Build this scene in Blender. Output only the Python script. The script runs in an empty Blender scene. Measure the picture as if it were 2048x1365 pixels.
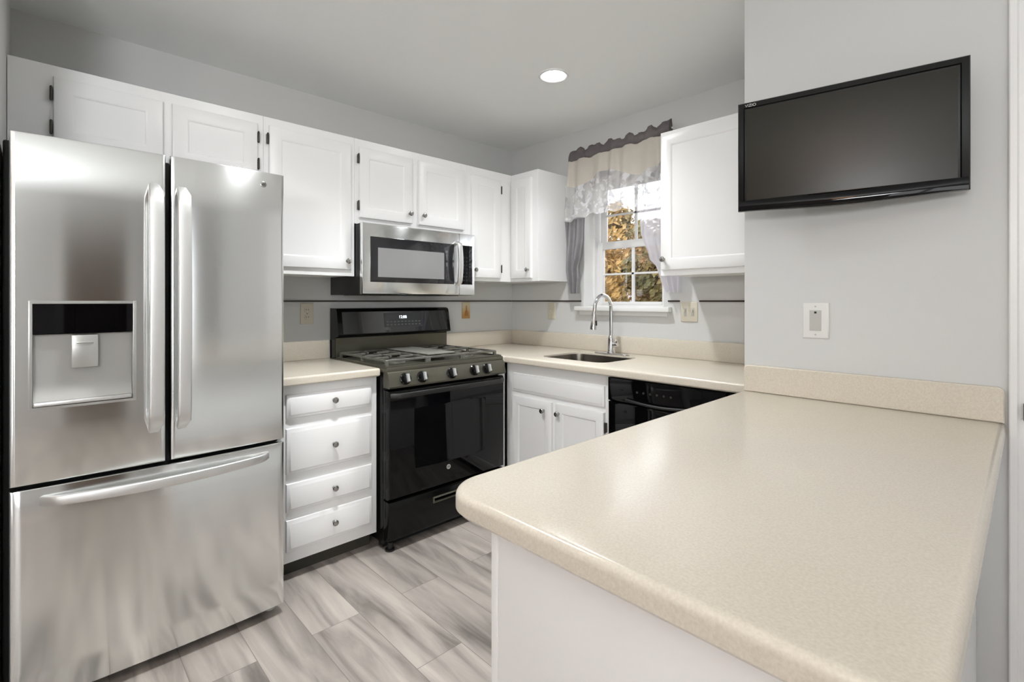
import bpy, bmesh, math, random
from mathutils import Vector, Matrix
random.seed(7)
sc = bpy.context.scene
C = sc.collection
PI = math.pi

# ------------------------------------------------------------------ camera
cam = bpy.data.cameras.new('camera')
cam.sensor_width = 36.0
cam.lens = 989.0 * 36.0 / 2048.0
cam.shift_x = 0.0
cam.shift_y = -(682.5 - 602.0) / 2048.0
cam.clip_start = 0.05
co = bpy.data.objects.new('camera', cam)
C.objects.link(co)
co.location = (0, 0, 1.25)
co.rotation_euler = (PI / 2, 0, math.atan((2060 - 1024) / 989.0))
sc.camera = co

# ------------------------------------------------------------------ world, sun, exposure
w = bpy.data.worlds.new('sky')
sc.world = w
w.use_nodes = True
nt = w.node_tree
nt.nodes.clear()
sky = nt.nodes.new('ShaderNodeTexSky')
sky.sky_type = 'HOSEK_WILKIE'
sky.turbidity = 6.0
sky.ground_albedo = 0.4
sky.sun_direction = (0.5, -0.6, 0.62)
mixw = nt.nodes.new('ShaderNodeMixRGB')
mixw.inputs[0].default_value = 0.75
mixw.inputs[2].default_value = (0.95, 0.97, 1.0, 1)
nt.links.new(sky.outputs[0], mixw.inputs[1])
bg = nt.nodes.new('ShaderNodeBackground')
bg.inputs[1].default_value = 4.4
wo = nt.nodes.new('ShaderNodeOutputWorld')
nt.links.new(mixw.outputs[0], bg.inputs[0])
nt.links.new(bg.outputs[0], wo.inputs[0])

sc.view_settings.view_transform = 'Standard'
sc.view_settings.look = 'None'
sc.view_settings.gamma = 1.0
sc.view_settings.use_curve_mapping = False
sc.view_settings.exposure = 0.07

# strengths: recessed kitchen lights (over the sink, over the floor), tilted fill, daylight, bounced flash
S_SINK, S_FLOOR, S_FILL, S_PATIO, S_FRONT, S_FLASH, S_LENS = 88.0, 132.0, 36.0, 3.0, 22.0, 4.0, 84.0

def lamp(name, loc, rot, size, size_y, power, col=(1, 1, 1), shape='RECTANGLE', spread=None):
    l = bpy.data.lights.new(name, 'AREA')
    l.shape = shape
    l.size = size
    if shape in ('RECTANGLE', 'ELLIPSE'):
        l.size_y = size_y
    l.energy = power
    l.color = col
    if spread is not None:
        l.spread = spread
    o = bpy.data.objects.new(name, l)
    o.location = loc
    o.rotation_euler = rot
    C.objects.link(o)
    return o

# daylight coming in through the glazed openings of the dining side (behind the camera)
lamp('patio_daylight', (1.35, -2.72, 1.05), (PI / 2, 0, 0), 0.85, 1.9, S_PATIO, (0.97, 0.985, 1.0))
lamp('front_daylight', (3.12, -2.0, 1.45), (PI / 2, 0, PI / 2), 1.3, 1.3, S_FRONT, (0.97, 0.985, 1.0))

# photographer's flash bounced off the ceiling, behind the camera, then an added fill
lamp('bounced_flash', (0.9, -1.3, 1.8), (PI, 0, 0), 0.6, 0.6, S_FLASH, (0.955, 0.985, 1.0))
lamp('tilted_fill', (0.22, -0.95, 1.66), (PI - 0.55, 0, math.radians(34)), 0.5, 0.5, S_FILL, (0.955, 0.985, 1.0))  # unseen tilted fill, added to brighten the ceiling and cabinets
def downlight(x, y, power):
    l = bpy.data.lights.new('downlight', 'SPOT')
    l.energy = power; l.spot_size = math.radians(128); l.spot_blend = 1.0; l.shadow_soft_size = 0.05
    l.color = (0.96, 0.985, 1.0)
    o = bpy.data.objects.new('downlight', l); o.location = (x, y, 2.44 - 0.012); C.objects.link(o)
downlight(-1.735, 1.96, S_SINK)
downlight(-1.64, 0.80, S_FLOOR)

# ------------------------------------------------------------------ materials
def new_mat(name):
    m = bpy.data.materials.new(name)
    m.use_nodes = True
    n = m.node_tree
    return m, n, n.nodes['Principled BSDF']

def pmat(name, col, rough=0.5, metal=0.0, spec=0.5, coat=0.0, var=0.0, vscale=8.0, bump=0.0, bscale=60.0,
         emis=None, estr=0.0, coat_r=0.05):
    m, n, b = new_mat(name)
    b.inputs['Base Color'].default_value = (*col, 1)
    b.inputs['Roughness'].default_value = rough
    b.inputs['Metallic'].default_value = metal
    b.inputs['Specular IOR Level'].default_value = spec
    b.inputs['Coat Weight'].default_value = coat
    b.inputs['Coat Roughness'].default_value = coat_r
    tc = n.nodes.new('ShaderNodeTexCoord')
    if var > 0:
        no = n.nodes.new('ShaderNodeTexNoise')
        no.inputs['Scale'].default_value = vscale
        no.inputs['Detail'].default_value = 4
        n.links.new(tc.outputs['Object'], no.inputs['Vector'])
        r = n.nodes.new('ShaderNodeMapRange')
        r.inputs['To Min'].default_value = 1 - var
        r.inputs['To Max'].default_value = 1 + var
        n.links.new(no.outputs['Fac'], r.inputs['Value'])
        mx = n.nodes.new('ShaderNodeMixRGB')
        mx.blend_type = 'MULTIPLY'
        mx.inputs[0].default_value = 1
        mx.inputs[1].default_value = (*col, 1)
        n.links.new(r.outputs[0], mx.inputs[2])
        n.links.new(mx.outputs[0], b.inputs['Base Color'])
    if bump > 0:
        no = n.nodes.new('ShaderNodeTexNoise')
        no.inputs['Scale'].default_value = bscale
        n.links.new(tc.outputs['Object'], no.inputs['Vector'])
        bp = n.nodes.new('ShaderNodeBump')
        bp.inputs['Strength'].default_value = bump
        bp.inputs['Distance'].default_value = 0.002
        n.links.new(no.outputs['Fac'], bp.inputs['Height'])
        n.links.new(bp.outputs[0], b.inputs['Normal'])
    if emis:
        b.inputs['Emission Color'].default_value = (*emis, 1)
        b.inputs['Emission Strength'].default_value = estr
    return m

M = {}
M['wall'] = pmat('wall_paint', (0.61, 0.612, 0.603), 0.6, var=0.008, vscale=3)
M['ceil'] = pmat('ceiling_paint', (0.86, 0.865, 0.85), 0.85, var=0.008, vscale=3)
M['cab'] = pmat('white_cabinet_paint', (0.86, 0.86, 0.855), 0.32, var=0.006, vscale=5)
M['trimw'] = pmat('white_trim_paint', (0.78, 0.78, 0.77), 0.35, var=0.01)
M['black'] = pmat('black_enamel', (0.004, 0.004, 0.004), 0.14, spec=0.28, var=0.05)
M['blackmatte'] = pmat('black_satin', (0.012, 0.012, 0.012), 0.42, var=0.1)
M['blackglass'] = pmat('black_glass', (0.002, 0.002, 0.0025), 0.03, spec=0.28, var=0.02)
M['mwglass'] = pmat('dark_glass', (0.018, 0.018, 0.02), 0.05, spec=0.6, var=0.02)
M['ovenglass'] = pmat('oven_window_glass', (0.0035, 0.0035, 0.004), 0.03, spec=0.34, var=0.02)
M['panelglass'] = pmat('glossy_control_glass', (0.002, 0.002, 0.003), 0.03, spec=0.9, var=0.02)
M['display'] = pmat('display_panel', (0.05, 0.053, 0.054), 0.2, spec=0.4, var=0.02)
M['griddle'] = pmat('griddle_iron', (0.24, 0.235, 0.21), 0.3, spec=0.5, var=0.08, vscale=30)
M['mesh'] = pmat('grey_mesh_glass', (0.26, 0.26, 0.26), 0.16, spec=0.6, var=0.03, vscale=200)
M['iron'] = pmat('cast_iron', (0.11, 0.105, 0.09), 0.33, spec=0.6, var=0.15, vscale=60, bump=0.3, bscale=300)
M['darkmetal'] = pmat('dark_bronze_panel', (0.115, 0.11, 0.085), 0.28, metal=0.6, var=0.06)
M['chrome'] = pmat('chrome', (0.72, 0.72, 0.72), 0.10, metal=1.0, var=0.02)
M['nickel'] = pmat('satin_nickel', (0.42, 0.41, 0.39), 0.25, metal=1.0, var=0.03)
M['sinksteel'] = pmat('sink_steel', (0.24, 0.22, 0.195), 0.28, metal=1.0, var=0.04, vscale=20)
M['hinge'] = pmat('dark_hinge', (0.07, 0.065, 0.055), 0.35, metal=0.8, var=0.1)
M['ivory'] = pmat('ivory_plastic', (0.60, 0.56, 0.46), 0.35, var=0.02)
M['whiteplastic'] = pmat('white_plastic', (0.72, 0.72, 0.70), 0.35, var=0.02)
M['greyplastic'] = pmat('grey_plastic', (0.48, 0.48, 0.45), 0.38, var=0.02)
M['dispgrey'] = pmat('dispenser_grey', (0.46, 0.46, 0.44), 0.3, metal=0.5, var=0.02)
M['slot'] = pmat('dark_slot', (0.02, 0.018, 0.015), 0.6, var=0.1)
M['liner'] = pmat('tile_liner', (0.035, 0.022, 0.018), 0.3, var=0.2, vscale=40)
M['screen'] = pmat('lcd_screen', (0.014, 0.012, 0.007), 0.34, spec=0.42, var=0.02)
M['silver'] = pmat('silver_print', (0.55, 0.56, 0.55), 0.35, metal=0.4, var=0.02)
M['clock'] = pmat('clock_digits', (0.8, 0.85, 0.9), 0.4, emis=(0.85, 0.93, 1.0), estr=2.2, var=0.01)
M['lens'] = pmat('lamp_lens', (1, 1, 1), 0.5, emis=(0.97, 0.99, 1.0), estr=S_LENS)
M['lampwarm'] = pmat('warm_lamp_shade', (0.9, 0.6, 0.35), 0.5, emis=(1.0, 0.42, 0.17), estr=24.0, var=0.02)
M['wooddoor'] = pmat('brown_wood', (0.10, 0.06, 0.035), 0.35, var=0.3, vscale=6)
M['toeboard'] = pmat('dark_toe_board', (0.05, 0.045, 0.035), 0.7, var=0.1)  # plain dark board colour for the recessed toe kicks

def mat_steel(name, col, rough=0.14, aniso=0.88):
    m, n, b = new_mat(name)
    b.inputs['Base Color'].default_value = (*col, 1)
    b.inputs['Metallic'].default_value = 1.0
    b.inputs['Roughness'].default_value = rough
    b.inputs['Anisotropic'].default_value = aniso
    tg = n.nodes.new('ShaderNodeTangent')
    tg.direction_type = 'UV_MAP'
    tg.uv_map = 'UVMap'
    n.links.new(tg.outputs[0], b.inputs['Tangent'])
    tc = n.nodes.new('ShaderNodeTexCoord')
    mp = n.nodes.new('ShaderNodeMapping')
    mp.inputs['Scale'].default_value = (3, 3, 420)
    n.links.new(tc.outputs['Object'], mp.inputs['Vector'])
    no = n.nodes.new('ShaderNodeTexNoise')
    no.inputs['Scale'].default_value = 1.0
    n.links.new(mp.outputs[0], no.inputs['Vector'])
    r = n.nodes.new('ShaderNodeMapRange')
    r.inputs['To Min'].default_value = rough - 0.015
    r.inputs['To Max'].default_value = rough + 0.015
    n.links.new(no.outputs['Fac'], r.inputs['Value'])
    n.links.new(r.outputs[0], b.inputs['Roughness'])
    return m
M['steel'] = mat_steel('brushed_stainless', (0.84, 0.855, 0.85))
M['steelh'] = mat_steel('brushed_stainless_handle', (0.78, 0.78, 0.77), 0.42, 0.0)

def mat_counter():
    m, n, b = new_mat('beige_solid_surface')
    tc = n.nodes.new('ShaderNodeTexCoord')
    n1 = n.nodes.new('ShaderNodeTexNoise')
    n1.inputs['Scale'].default_value = 260
    n1.inputs['Detail'].default_value = 2
    n.links.new(tc.outputs['Object'], n1.inputs['Vector'])
    cr = n.nodes.new('ShaderNodeValToRGB')
    e = cr.color_ramp.elements
    e[0].position = 0.30; e[0].color = (0.585, 0.53, 0.445, 1)
    e[1].position = 0.72; e[1].color = (0.665, 0.61, 0.52, 1)
    k = e.new(0.5); k.color = (0.625, 0.57, 0.48, 1)
    n.links.new(n1.outputs['Fac'], cr.inputs[0])
    v = n.nodes.new('ShaderNodeTexVoronoi')
    v.inputs['Scale'].default_value = 130
    n.links.new(tc.outputs['Object'], v.inputs['Vector'])
    lt = n.nodes.new('ShaderNodeMath'); lt.operation = 'LESS_THAN'; lt.inputs[1].default_value = 0.12
    n.links.new(v.outputs['Distance'], lt.inputs[0])
    sp = n.nodes.new('ShaderNodeMath'); sp.operation = 'MULTIPLY'; sp.inputs[1].default_value = 0.12
    n.links.new(lt.outputs[0], sp.inputs[0])
    mx = n.nodes.new('ShaderNodeMixRGB')
    mx.inputs[2].default_value = (0.80, 0.76, 0.68, 1)
    n.links.new(sp.outputs[0], mx.inputs[0])
    n.links.new(cr.outputs[0], mx.inputs[1])
    n.links.new(mx.outputs[0], b.inputs['Base Color'])
    b.inputs['Roughness'].default_value = 0.27
    b.inputs['Specular IOR Level'].default_value = 0.5
    n2 = n.nodes.new('ShaderNodeTexNoise')
    n2.inputs['Scale'].default_value = 9
    n.links.new(tc.outputs['Object'], n2.inputs['Vector'])
    r = n.nodes.new('ShaderNodeMapRange')
    r.inputs['To Min'].default_value = 0.20
    r.inputs['To Max'].default_value = 0.23
    n.links.new(n2.outputs['Fac'], r.inputs['Value'])
    n.links.new(r.outputs[0], b.inputs['Roughness'])
    return m
M['counter'] = mat_counter()

def mat_floor():
    m, n, b = new_mat('vinyl_plank')
    tc = n.nodes.new('ShaderNodeTexCoord')
    # planks run along X, 0.19 wide, 1.22 long
    mp = n.nodes.new('ShaderNodeMapping')
    mp.inputs['Location'].default_value = (0.375, 0.075, 0)
    n.links.new(tc.outputs['Object'], mp.inputs['Vector'])
    br = n.nodes.new('ShaderNodeTexBrick')
    br.offset = 0.34
    br.inputs['Scale'].default_value = 1.0
    br.inputs['Mortar Size'].default_value = 0.0013
    br.inputs['Mortar Smooth'].default_value = 0.3
    br.inputs['Bias'].default_value = 0.0
    br.inputs['Brick Width'].default_value = 1.22
    br.inputs['Row Height'].default_value = 0.19
    br.inputs['Color1'].default_value = (0.0, 0.0, 0.0, 1)
    br.inputs['Color2'].default_value = (1.0, 1.0, 1.0, 1)
    br.inputs['Mortar'].default_value = (0.5, 0.5, 0.5, 1)
    n.links.new(mp.outputs[0], br.inputs['Vector'])
    # grain stretched along X
    g = n.nodes.new('ShaderNodeMapping')
    g.inputs['Scale'].default_value = (1.2, 9.0, 1)
    n.links.new(tc.outputs['Object'], g.inputs['Vector'])
    addv = n.nodes.new('ShaderNodeVectorMath'); addv.operation = 'MULTIPLY_ADD'
    addv.inputs[1].default_value = (7, 3, 0)
    n.links.new(br.outputs['Color'], addv.inputs[0])
    n.links.new(g.outputs[0], addv.inputs[2])
    n1 = n.nodes.new('ShaderNodeTexNoise')
    n1.inputs['Scale'].default_value = 1.3
    n1.inputs['Detail'].default_value = 7
    n1.inputs['Roughness'].default_value = 0.55
    n1.inputs['Distortion'].default_value = 0.6
    n.links.new(addv.outputs[0], n1.inputs['Vector'])
    cr = n.nodes.new('ShaderNodeValToRGB')
    e = cr.color_ramp.elements
    e[0].position = 0.30; e[0].color = (0.16, 0.14, 0.125, 1)
    e[1].position = 0.68; e[1].color = (0.52, 0.47, 0.42, 1)
    k = e.new(0.48); k.color = (0.37, 0.33, 0.30, 1)
    n.links.new(n1.outputs['Fac'], cr.inputs[0])
    tint = n.nodes.new('ShaderNodeMixRGB'); tint.blend_type = 'MULTIPLY'
    tint.inputs[0].default_value = 0.22
    n.links.new(cr.outputs[0], tint.inputs[1])
    n.links.new(br.outputs['Color'], tint.inputs[2])
    dk = n.nodes.new('ShaderNodeMixRGB')
    dk.inputs[2].default_value = (0.17, 0.145, 0.13, 1)
    n.links.new(br.outputs['Fac'], dk.inputs[0])
    n.links.new(tint.outputs[0], dk.inputs[1])
    n.links.new(dk.outputs[0], b.inputs['Base Color'])
    b.inputs['Roughness'].default_value = 0.42
    return m
M['floor'] = mat_floor()

def mat_glass(name, tint=(1, 1, 1), gl=0.05):
    m, n, b = new_mat(name)
    n.nodes.remove(b)
    out = n.nodes['Material Output']
    tr = n.nodes.new('ShaderNodeBsdfTransparent'); tr.inputs[0].default_value = (*tint, 1)
    g = n.nodes.new('ShaderNodeBsdfGlossy'); g.inputs['Roughness'].default_value = 0.02
    fr = n.nodes.new('ShaderNodeFresnel'); fr.inputs[0].default_value = 1.45
    mx = n.nodes.new('ShaderNodeMixShader')
    n.links.new(fr.outputs[0], mx.inputs[0])
    n.links.new(tr.outputs[0], mx.inputs[1]); n.links.new(g.outputs[0], mx.inputs[2])
    n.links.new(mx.outputs[0], out.inputs[0])
    return m
M['glass'] = mat_glass('window_glass')

def mat_cloth(name, col, alpha=1.0, flowers=False, transl=0.4, sheen=0.0, var=0.1):
    """thin fabric: diffuse + translucent, partly see-through; flowers = embroidered motif in thread"""
    m, n, b = new_mat(name)
    n.nodes.remove(b)
    out = n.nodes['Material Output']
    tc = n.nodes.new('ShaderNodeTexCoord')
    colr = n.nodes.new('ShaderNodeRGB'); colr.outputs[0].default_value = (*col, 1)
    no = n.nodes.new('ShaderNodeTexNoise'); no.inputs['Scale'].default_value = 25; no.inputs['Detail'].default_value = 3
    n.links.new(tc.outputs['Object'], no.inputs['Vector'])
    mr = n.nodes.new('ShaderNodeMapRange'); mr.inputs['To Min'].default_value = 1 - var; mr.inputs['To Max'].default_value = 1 + var
    n.links.new(no.outputs['Fac'], mr.inputs['Value'])
    mc = n.nodes.new('ShaderNodeMixRGB'); mc.blend_type = 'MULTIPLY'; mc.inputs[0].default_value = 1
    n.links.new(colr.outputs[0], mc.inputs[1]); n.links.new(mr.outputs[0], mc.inputs[2])
    csock = mc.outputs[0]
    asock = None
    if flowers:
        v = n.nodes.new('ShaderNodeTexVoronoi'); v.inputs['Scale'].default_value = 26
        nd = n.nodes.new('ShaderNodeTexNoise'); nd.inputs['Scale'].default_value = 14
        n.links.new(tc.outputs['Object'], nd.inputs['Vector'])
        ad = n.nodes.new('ShaderNodeMixRGB'); ad.inputs[0].default_value = 0.14
        n.links.new(tc.outputs['Object'], ad.inputs[1]); n.links.new(nd.outputs['Color'], ad.inputs[2])
        n.links.new(ad.outputs[0], v.inputs['Vector'])
        lt = n.nodes.new('ShaderNodeMapRange')
        lt.inputs['From Min'].default_value = 0.38; lt.inputs['From Max'].default_value = 0.62
        lt.inputs['To Min'].default_value = 1; lt.inputs['To Max'].default_value = 0
        n.links.new(v.outputs['Distance'], lt.inputs['Value'])
        # thread colour by cell: white or grey
        cr = n.nodes.new('ShaderNodeValToRGB')
        e = cr.color_ramp.elements
        cr.color_ramp.interpolation = 'CONSTANT'
        e[0].position = 0; e[0].color = (0.46, 0.45, 0.46, 1)
        e[1].position = 0.40; e[1].color = (0.86, 0.86, 0.88, 1)
        n.links.new(v.outputs['Color'], cr.inputs[0])
        m2 = n.nodes.new('ShaderNodeMixRGB')
        n.links.new(lt.outputs[0], m2.inputs[0]); n.links.new(csock, m2.inputs[1]); n.links.new(cr.outputs[0], m2.inputs[2])
        csock = m2.outputs[0]
        am = n.nodes.new('ShaderNodeMapRange')
        am.inputs['To Min'].default_value = alpha; am.inputs['To Max'].default_value = min(1, alpha + 0.35)
        n.links.new(lt.outputs[0], am.inputs['Value'])
        asock = am.outputs[0]
    d = n.nodes.new('ShaderNodeBsdfDiffuse'); t = n.nodes.new('ShaderNodeBsdfTranslucent')
    n.links.new(csock, d.inputs[0]); n.links.new(csock, t.inputs[0])
    m1 = n.nodes.new('ShaderNodeMixShader'); m1.inputs[0].default_value = transl
    n.links.new(d.outputs[0], m1.inputs[1]); n.links.new(t.outputs[0], m1.inputs[2])
    sh = m1.outputs[0]
    if sheen > 0:
        g = n.nodes.new('ShaderNodeBsdfGlossy'); g.inputs['Roughness'].default_value = 0.35
        n.links.new(csock, g.inputs[0])
        m3 = n.nodes.new('ShaderNodeMixShader'); m3.inputs[0].default_value = sheen
        n.links.new(sh, m3.inputs[1]); n.links.new(g.outputs[0], m3.inputs[2]); sh = m3.outputs[0]
    if alpha < 1 or flowers:
        tr = n.nodes.new('ShaderNodeBsdfTransparent')
        m4 = n.nodes.new('ShaderNodeMixShader')
        if asock: n.links.new(asock, m4.inputs[0])
        else: m4.inputs[0].default_value = alpha
        n.links.new(tr.outputs[0], m4.inputs[1]); n.links.new(sh, m4.inputs[2]); sh = m4.outputs[0]
    n.links.new(sh, out.inputs[0])
    return m
M['satin_dark'] = mat_cloth('mauve_grey_satin', (0.15, 0.135, 0.135), 1.0, sheen=0.1, transl=0.05, var=0.25)
M['cream'] = mat_cloth('cream_sheer', (0.76, 0.71, 0.63), 0.86, transl=0.35, var=0.05)
M['lace'] = mat_cloth('embroidered_sheer', (0.84, 0.83, 0.82), 0.50, flowers=True, transl=0.4)
M['satin'] = mat_cloth('lavender_grey_satin', (0.26, 0.25, 0.26), 1.0, sheen=0.2, transl=0.15, var=0.15)
M['organza'] = mat_cloth('lavender_organza', (0.80, 0.78, 0.83), 0.80, transl=0.6, sheen=0.05, var=0.06)

def mat_leaf(name, cols):
    m, n, b = new_mat(name)
    tc = n.nodes.new('ShaderNodeTexCoord')
    no = n.nodes.new('ShaderNodeTexNoise'); no.inputs['Scale'].default_value = 1.6; no.inputs['Detail'].default_value = 5
    n.links.new(tc.outputs['Object'], no.inputs['Vector'])
    cr = n.nodes.new('ShaderNodeValToRGB')
    e = cr.color_ramp.elements
    e[0].position = 0.34; e[0].color = (*cols[0], 1)
    e[1].position = 0.66; e[1].color = (*cols[2], 1)
    k = e.new(0.5); k.color = (*cols[1], 1)
    n.links.new(no.outputs['Fac'], cr.inputs[0])
    n.links.new(cr.outputs[0], b.inputs['Base Color'])
    b.inputs['Roughness'].default_value = 0.6
    return m
M['leafgold'] = mat_leaf('golden_leaves', [(0.13, 0.10, 0.03), (0.30, 0.18, 0.045), (0.42, 0.26, 0.10)])
M['leafolive'] = mat_leaf('olive_leaves', [(0.10, 0.10, 0.03), (0.18, 0.14, 0.04), (0.32, 0.19, 0.07)])
M['leafground'] = mat_leaf('leaf_litter', [(0.15, 0.09, 0.08), (0.24, 0.19, 0.19), (0.29, 0.25, 0.28)])
M['bark'] = pmat('bark', (0.09, 0.06, 0.045), 0.8, var=0.3, vscale=10)

# ------------------------------------------------------------------ mesh helpers
def FA(u, f, z): return (f, u, z)        # faces on the range wall: u = world y, f = world x
def FB(u, f, z): return (u, -f, z)       # faces that look towards the dining side: u = world x, f = -(world y)
def FW(x, y, z): return (x, y, z)

def bx(bm, a0, a1, b0, b1, z0, z1, F=FW, bev=0.0, seg=2):
    v = [bm.verts.new(F(a, b, z)) for a in (a0, a1) for b in (b0, b1) for z in (z0, z1)]
    idx = [(0, 1, 3, 2), (4, 6, 7, 5), (0, 4, 5, 1), (2, 3, 7, 6), (0, 2, 6, 4), (1, 5, 7, 3)]
    fs = [bm.faces.new([v[i] for i in q]) for q in idx]
    if bev > 0:
        es = set()
        for f in fs: es.update(f.edges)
        bmesh.ops.bevel(bm, geom=list(es), offset=bev, segments=seg, profile=0.5, affect='EDGES')

def nest(bm, u0, u1, z0, z1, loops, F):
    """stack of rectangles: loops = [(inset, f)], first and last capped"""
    rings = []
    for ins, f in loops:
        rings.append([bm.verts.new(F(u, f, z)) for u, z in
                      ((u0 + ins, z0 + ins), (u1 - ins, z0 + ins), (u1 - ins, z1 - ins), (u0 + ins, z1 - ins))])
    for a, b in zip(rings, rings[1:]):
        for i in range(4):
            bm.faces.new((a[i], a[(i + 1) % 4], b[(i + 1) % 4], b[i]))
    bm.faces.new(rings[0]); bm.faces.new(rings[-1])

def lathe(bm, prof, P, seg=20):
    """prof = [(d, r)], P(d, a, r) -> point"""
    rings = []
    for d, r in prof:
        rings.append([bm.verts.new(P(d, 2 * PI * i / seg, r)) for i in range(seg)])
    for a, b in zip(rings, rings[1:]):
        for i in range(seg):
            bm.faces.new((a[i], a[(i + 1) % seg], b[(i + 1) % seg], b[i]))
    bm.faces.new(rings[0]); bm.faces.new(rings[-1])

def axis_f(F, u, f, z):       # lathe axis pointing out of a front
    return lambda d, a, r: F(u + r * math.cos(a), f + d, z + r * math.sin(a))
def axis_z(x, y, z):
    return lambda d, a, r: (x + r * math.cos(a), y + r * math.sin(a), z + d)

def tube(bm, pts, radii, seg=14, cap=True, squash=None):
    """swept tube; squash=(vector, factor) flattens"""
    pts = [Vector(p) for p in pts]
    n = len(pts)
    if not isinstance(radii, (list, tuple)): radii = [radii] * n
    rings = []
    up = None
    for i in range(n):
        t = (pts[min(i + 1, n - 1)] - pts[max(i - 1, 0)]).normalized()
        if up is None:
            up = Vector((0, 0, 1)) if abs(t.z) < 0.9 else Vector((1, 0, 0))
        a = (up - t * up.dot(t)).normalized(); b = t.cross(a); up = a
        rings.append([bm.verts.new(pts[i] + (a * math.cos(2 * PI * k / seg) + b * math.sin(2 * PI * k / seg)) * radii[i]) for k in range(seg)])
    for p, q in zip(rings, rings[1:]):
        for i in range(seg):
            bm.faces.new((p[i], p[(i + 1) % seg], q[(i + 1) % seg], q[i]))
    if cap:
        bm.faces.new(rings[0]); bm.faces.new(rings[-1])

def ribbon(bm, pts, wdir, halfw, ndir_f, th, rnd=0.3):
    """flat bar along pts, width along wdir, thickness along the local normal"""
    pts = [Vector(p) for p in pts]
    wd = Vector(wdir)
    rings = []
    n = len(pts)
    for i in range(n):
        t = (pts[min(i + 1, n - 1)] - pts[max(i - 1, 0)]).normalized()
        nn = t.cross(wd).normalized()
        if nn.dot(Vector(ndir_f)) < 0: nn = -nn
        hw = halfw[i] if isinstance(halfw, list) else halfw
        prof = []
        for k in range(16):
            a = 2 * PI * k / 16
            ca, sa = math.cos(a), math.sin(a)
            e = 0.32
            prof.append((hw * math.copysign(abs(ca) ** e, ca), th / 2 * math.copysign(abs(sa) ** 0.45, sa)))
        rings.append([bm.verts.new(pts[i] + wd * p + nn * q) for p, q in prof])
    for p, q in zip(rings, rings[1:]):
        for i in range(16):
            bm.faces.new((p[i], p[(i + 1) % 16], q[(i + 1) % 16], q[i]))
    bm.faces.new(rings[0]); bm.faces.new(rings[-1])

def rounded(pts, rad, seg=8):
    """round polygon corners; rad = list per vertex"""
    out = []
    n = len(pts)
    for i in range(n):
        p = Vector(pts[i]); r = rad[i]
        if r <= 0: out.append((p.x, p.y)); continue
        a = (Vector(pts[i - 1]) - p).normalized(); b = (Vector(pts[(i + 1) % n]) - p).normalized()
        ang = a.angle(b)
        d = r / math.tan(ang / 2)
        c = p + (a + b).normalized() * (r / math.sin(ang / 2))
        s = p + a * d; e = p + b * d
        v0 = s - c; v1 = e - c
        th = v0.angle(v1)
        for k in range(seg + 1):
            t = k / seg
            v = (v0 * math.sin((1 - t) * th) + v1 * math.sin(t * th)) / math.sin(th)
            out.append((c.x + v.x, c.y + v.y))
    return out

def slab(bm, outer, z0, z1, rnd=0.012, hole=None):
    """counter slab with rounded upper/lower edge; hole = list of points"""
    n = len(outer)
    def inset(pts, d):
        o = []
        for i in range(len(pts)):
            p = Vector(pts[i]); a = Vector(pts[i - 1]); b = Vector(pts[(i + 1) % len(pts)])
            e1 = (p - a).normalized(); e2 = (b - p).normalized()
            n1 = Vector((-e1.y, e1.x)); n2 = Vector((-e2.y, e2.x))
            m = n1 + n2
            m = m / max(0.3, (1 + n1.dot(n2)))
            o.append((p.x + m.x * d, p.y + m.y * d))
        return o
    rings = []
    K = 4
    for k in range(K + 1):
        a = PI / 2 * k / K
        rings.append((rnd * (1 - math.sin(a)) if k else rnd, z0 + rnd * 0.6 * (1 - math.cos(a))))
    rr = [(rnd * 0.6, z0), (0.0, z0 + rnd * 0.6)]
    for k in range(0, 6):
        a = PI / 2 * k / 5
        rr.append((rnd * (1 - math.cos(a)), z1 - rnd + rnd * math.sin(a)))
    vs = []
    for d, z in rr:
        pts = inset(outer, d) if d else outer
        vs.append([bm.verts.new((x, y, z)) for x, y in pts])
    for a, b in zip(vs, vs[1:]):
        for i in range(n):
            bm.faces.new((a[i], a[(i + 1) % n], b[(i + 1) % n], b[i]))
    def cap(ring, z):
        es = [bm.edges.get((ring[i], ring[(i + 1) % n])) for i in range(n)]
        if hole:
            h = [bm.verts.new((x, y, z)) for x, y in hole]
            es += [bm.edges.new((h[i], h[(i + 1) % len(h)])) for i in range(len(h))]
        else: h = None
        bmesh.ops.triangle_fill(bm, edges=es, use_beauty=True)
        return h
    h0 = cap(vs[0], z0); h1 = cap(vs[-1], z1)
    if hole:
        for i in range(len(h0)):
            j = (i + 1) % len(h0)
            bm.faces.new((h0[i], h0[j], h1[j], h1[i]))

def finish(name, bm, m, smooth=35, uv=False, recalc=True):
    if recalc:
        bmesh.ops.recalc_face_normals(bm, faces=bm.faces[:])
    if uv:
        L = bm.loops.layers.uv.new('UVMap')
        for f in bm.faces:
            nx, ny, nz = [abs(c) for c in f.normal]
            for l in f.loops:
                x, y, z = l.vert.co
                if nx >= ny and nx >= nz: l[L].uv = (z, y)
                elif ny >= nz: l[L].uv = (z, x)
                else: l[L].uv = (y, x)
    if smooth:
        for f in bm.faces: f.smooth = True
        lim = math.radians(smooth)
        for e in bm.edges:
            if len(e.link_faces) == 2:
                if e.calc_face_angle(0) > lim: e.smooth = False
            else: e.smooth = False
    me = bpy.data.meshes.new(name)
    bm.to_mesh(me); bm.free()
    me.materials.append(m if not isinstance(m, str) else M[m])
    return me

def base_of(o):
    b = Vector((0, 0, 0))
    while o is not None:
        b += o.location
        o = o.parent
    return b

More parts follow.
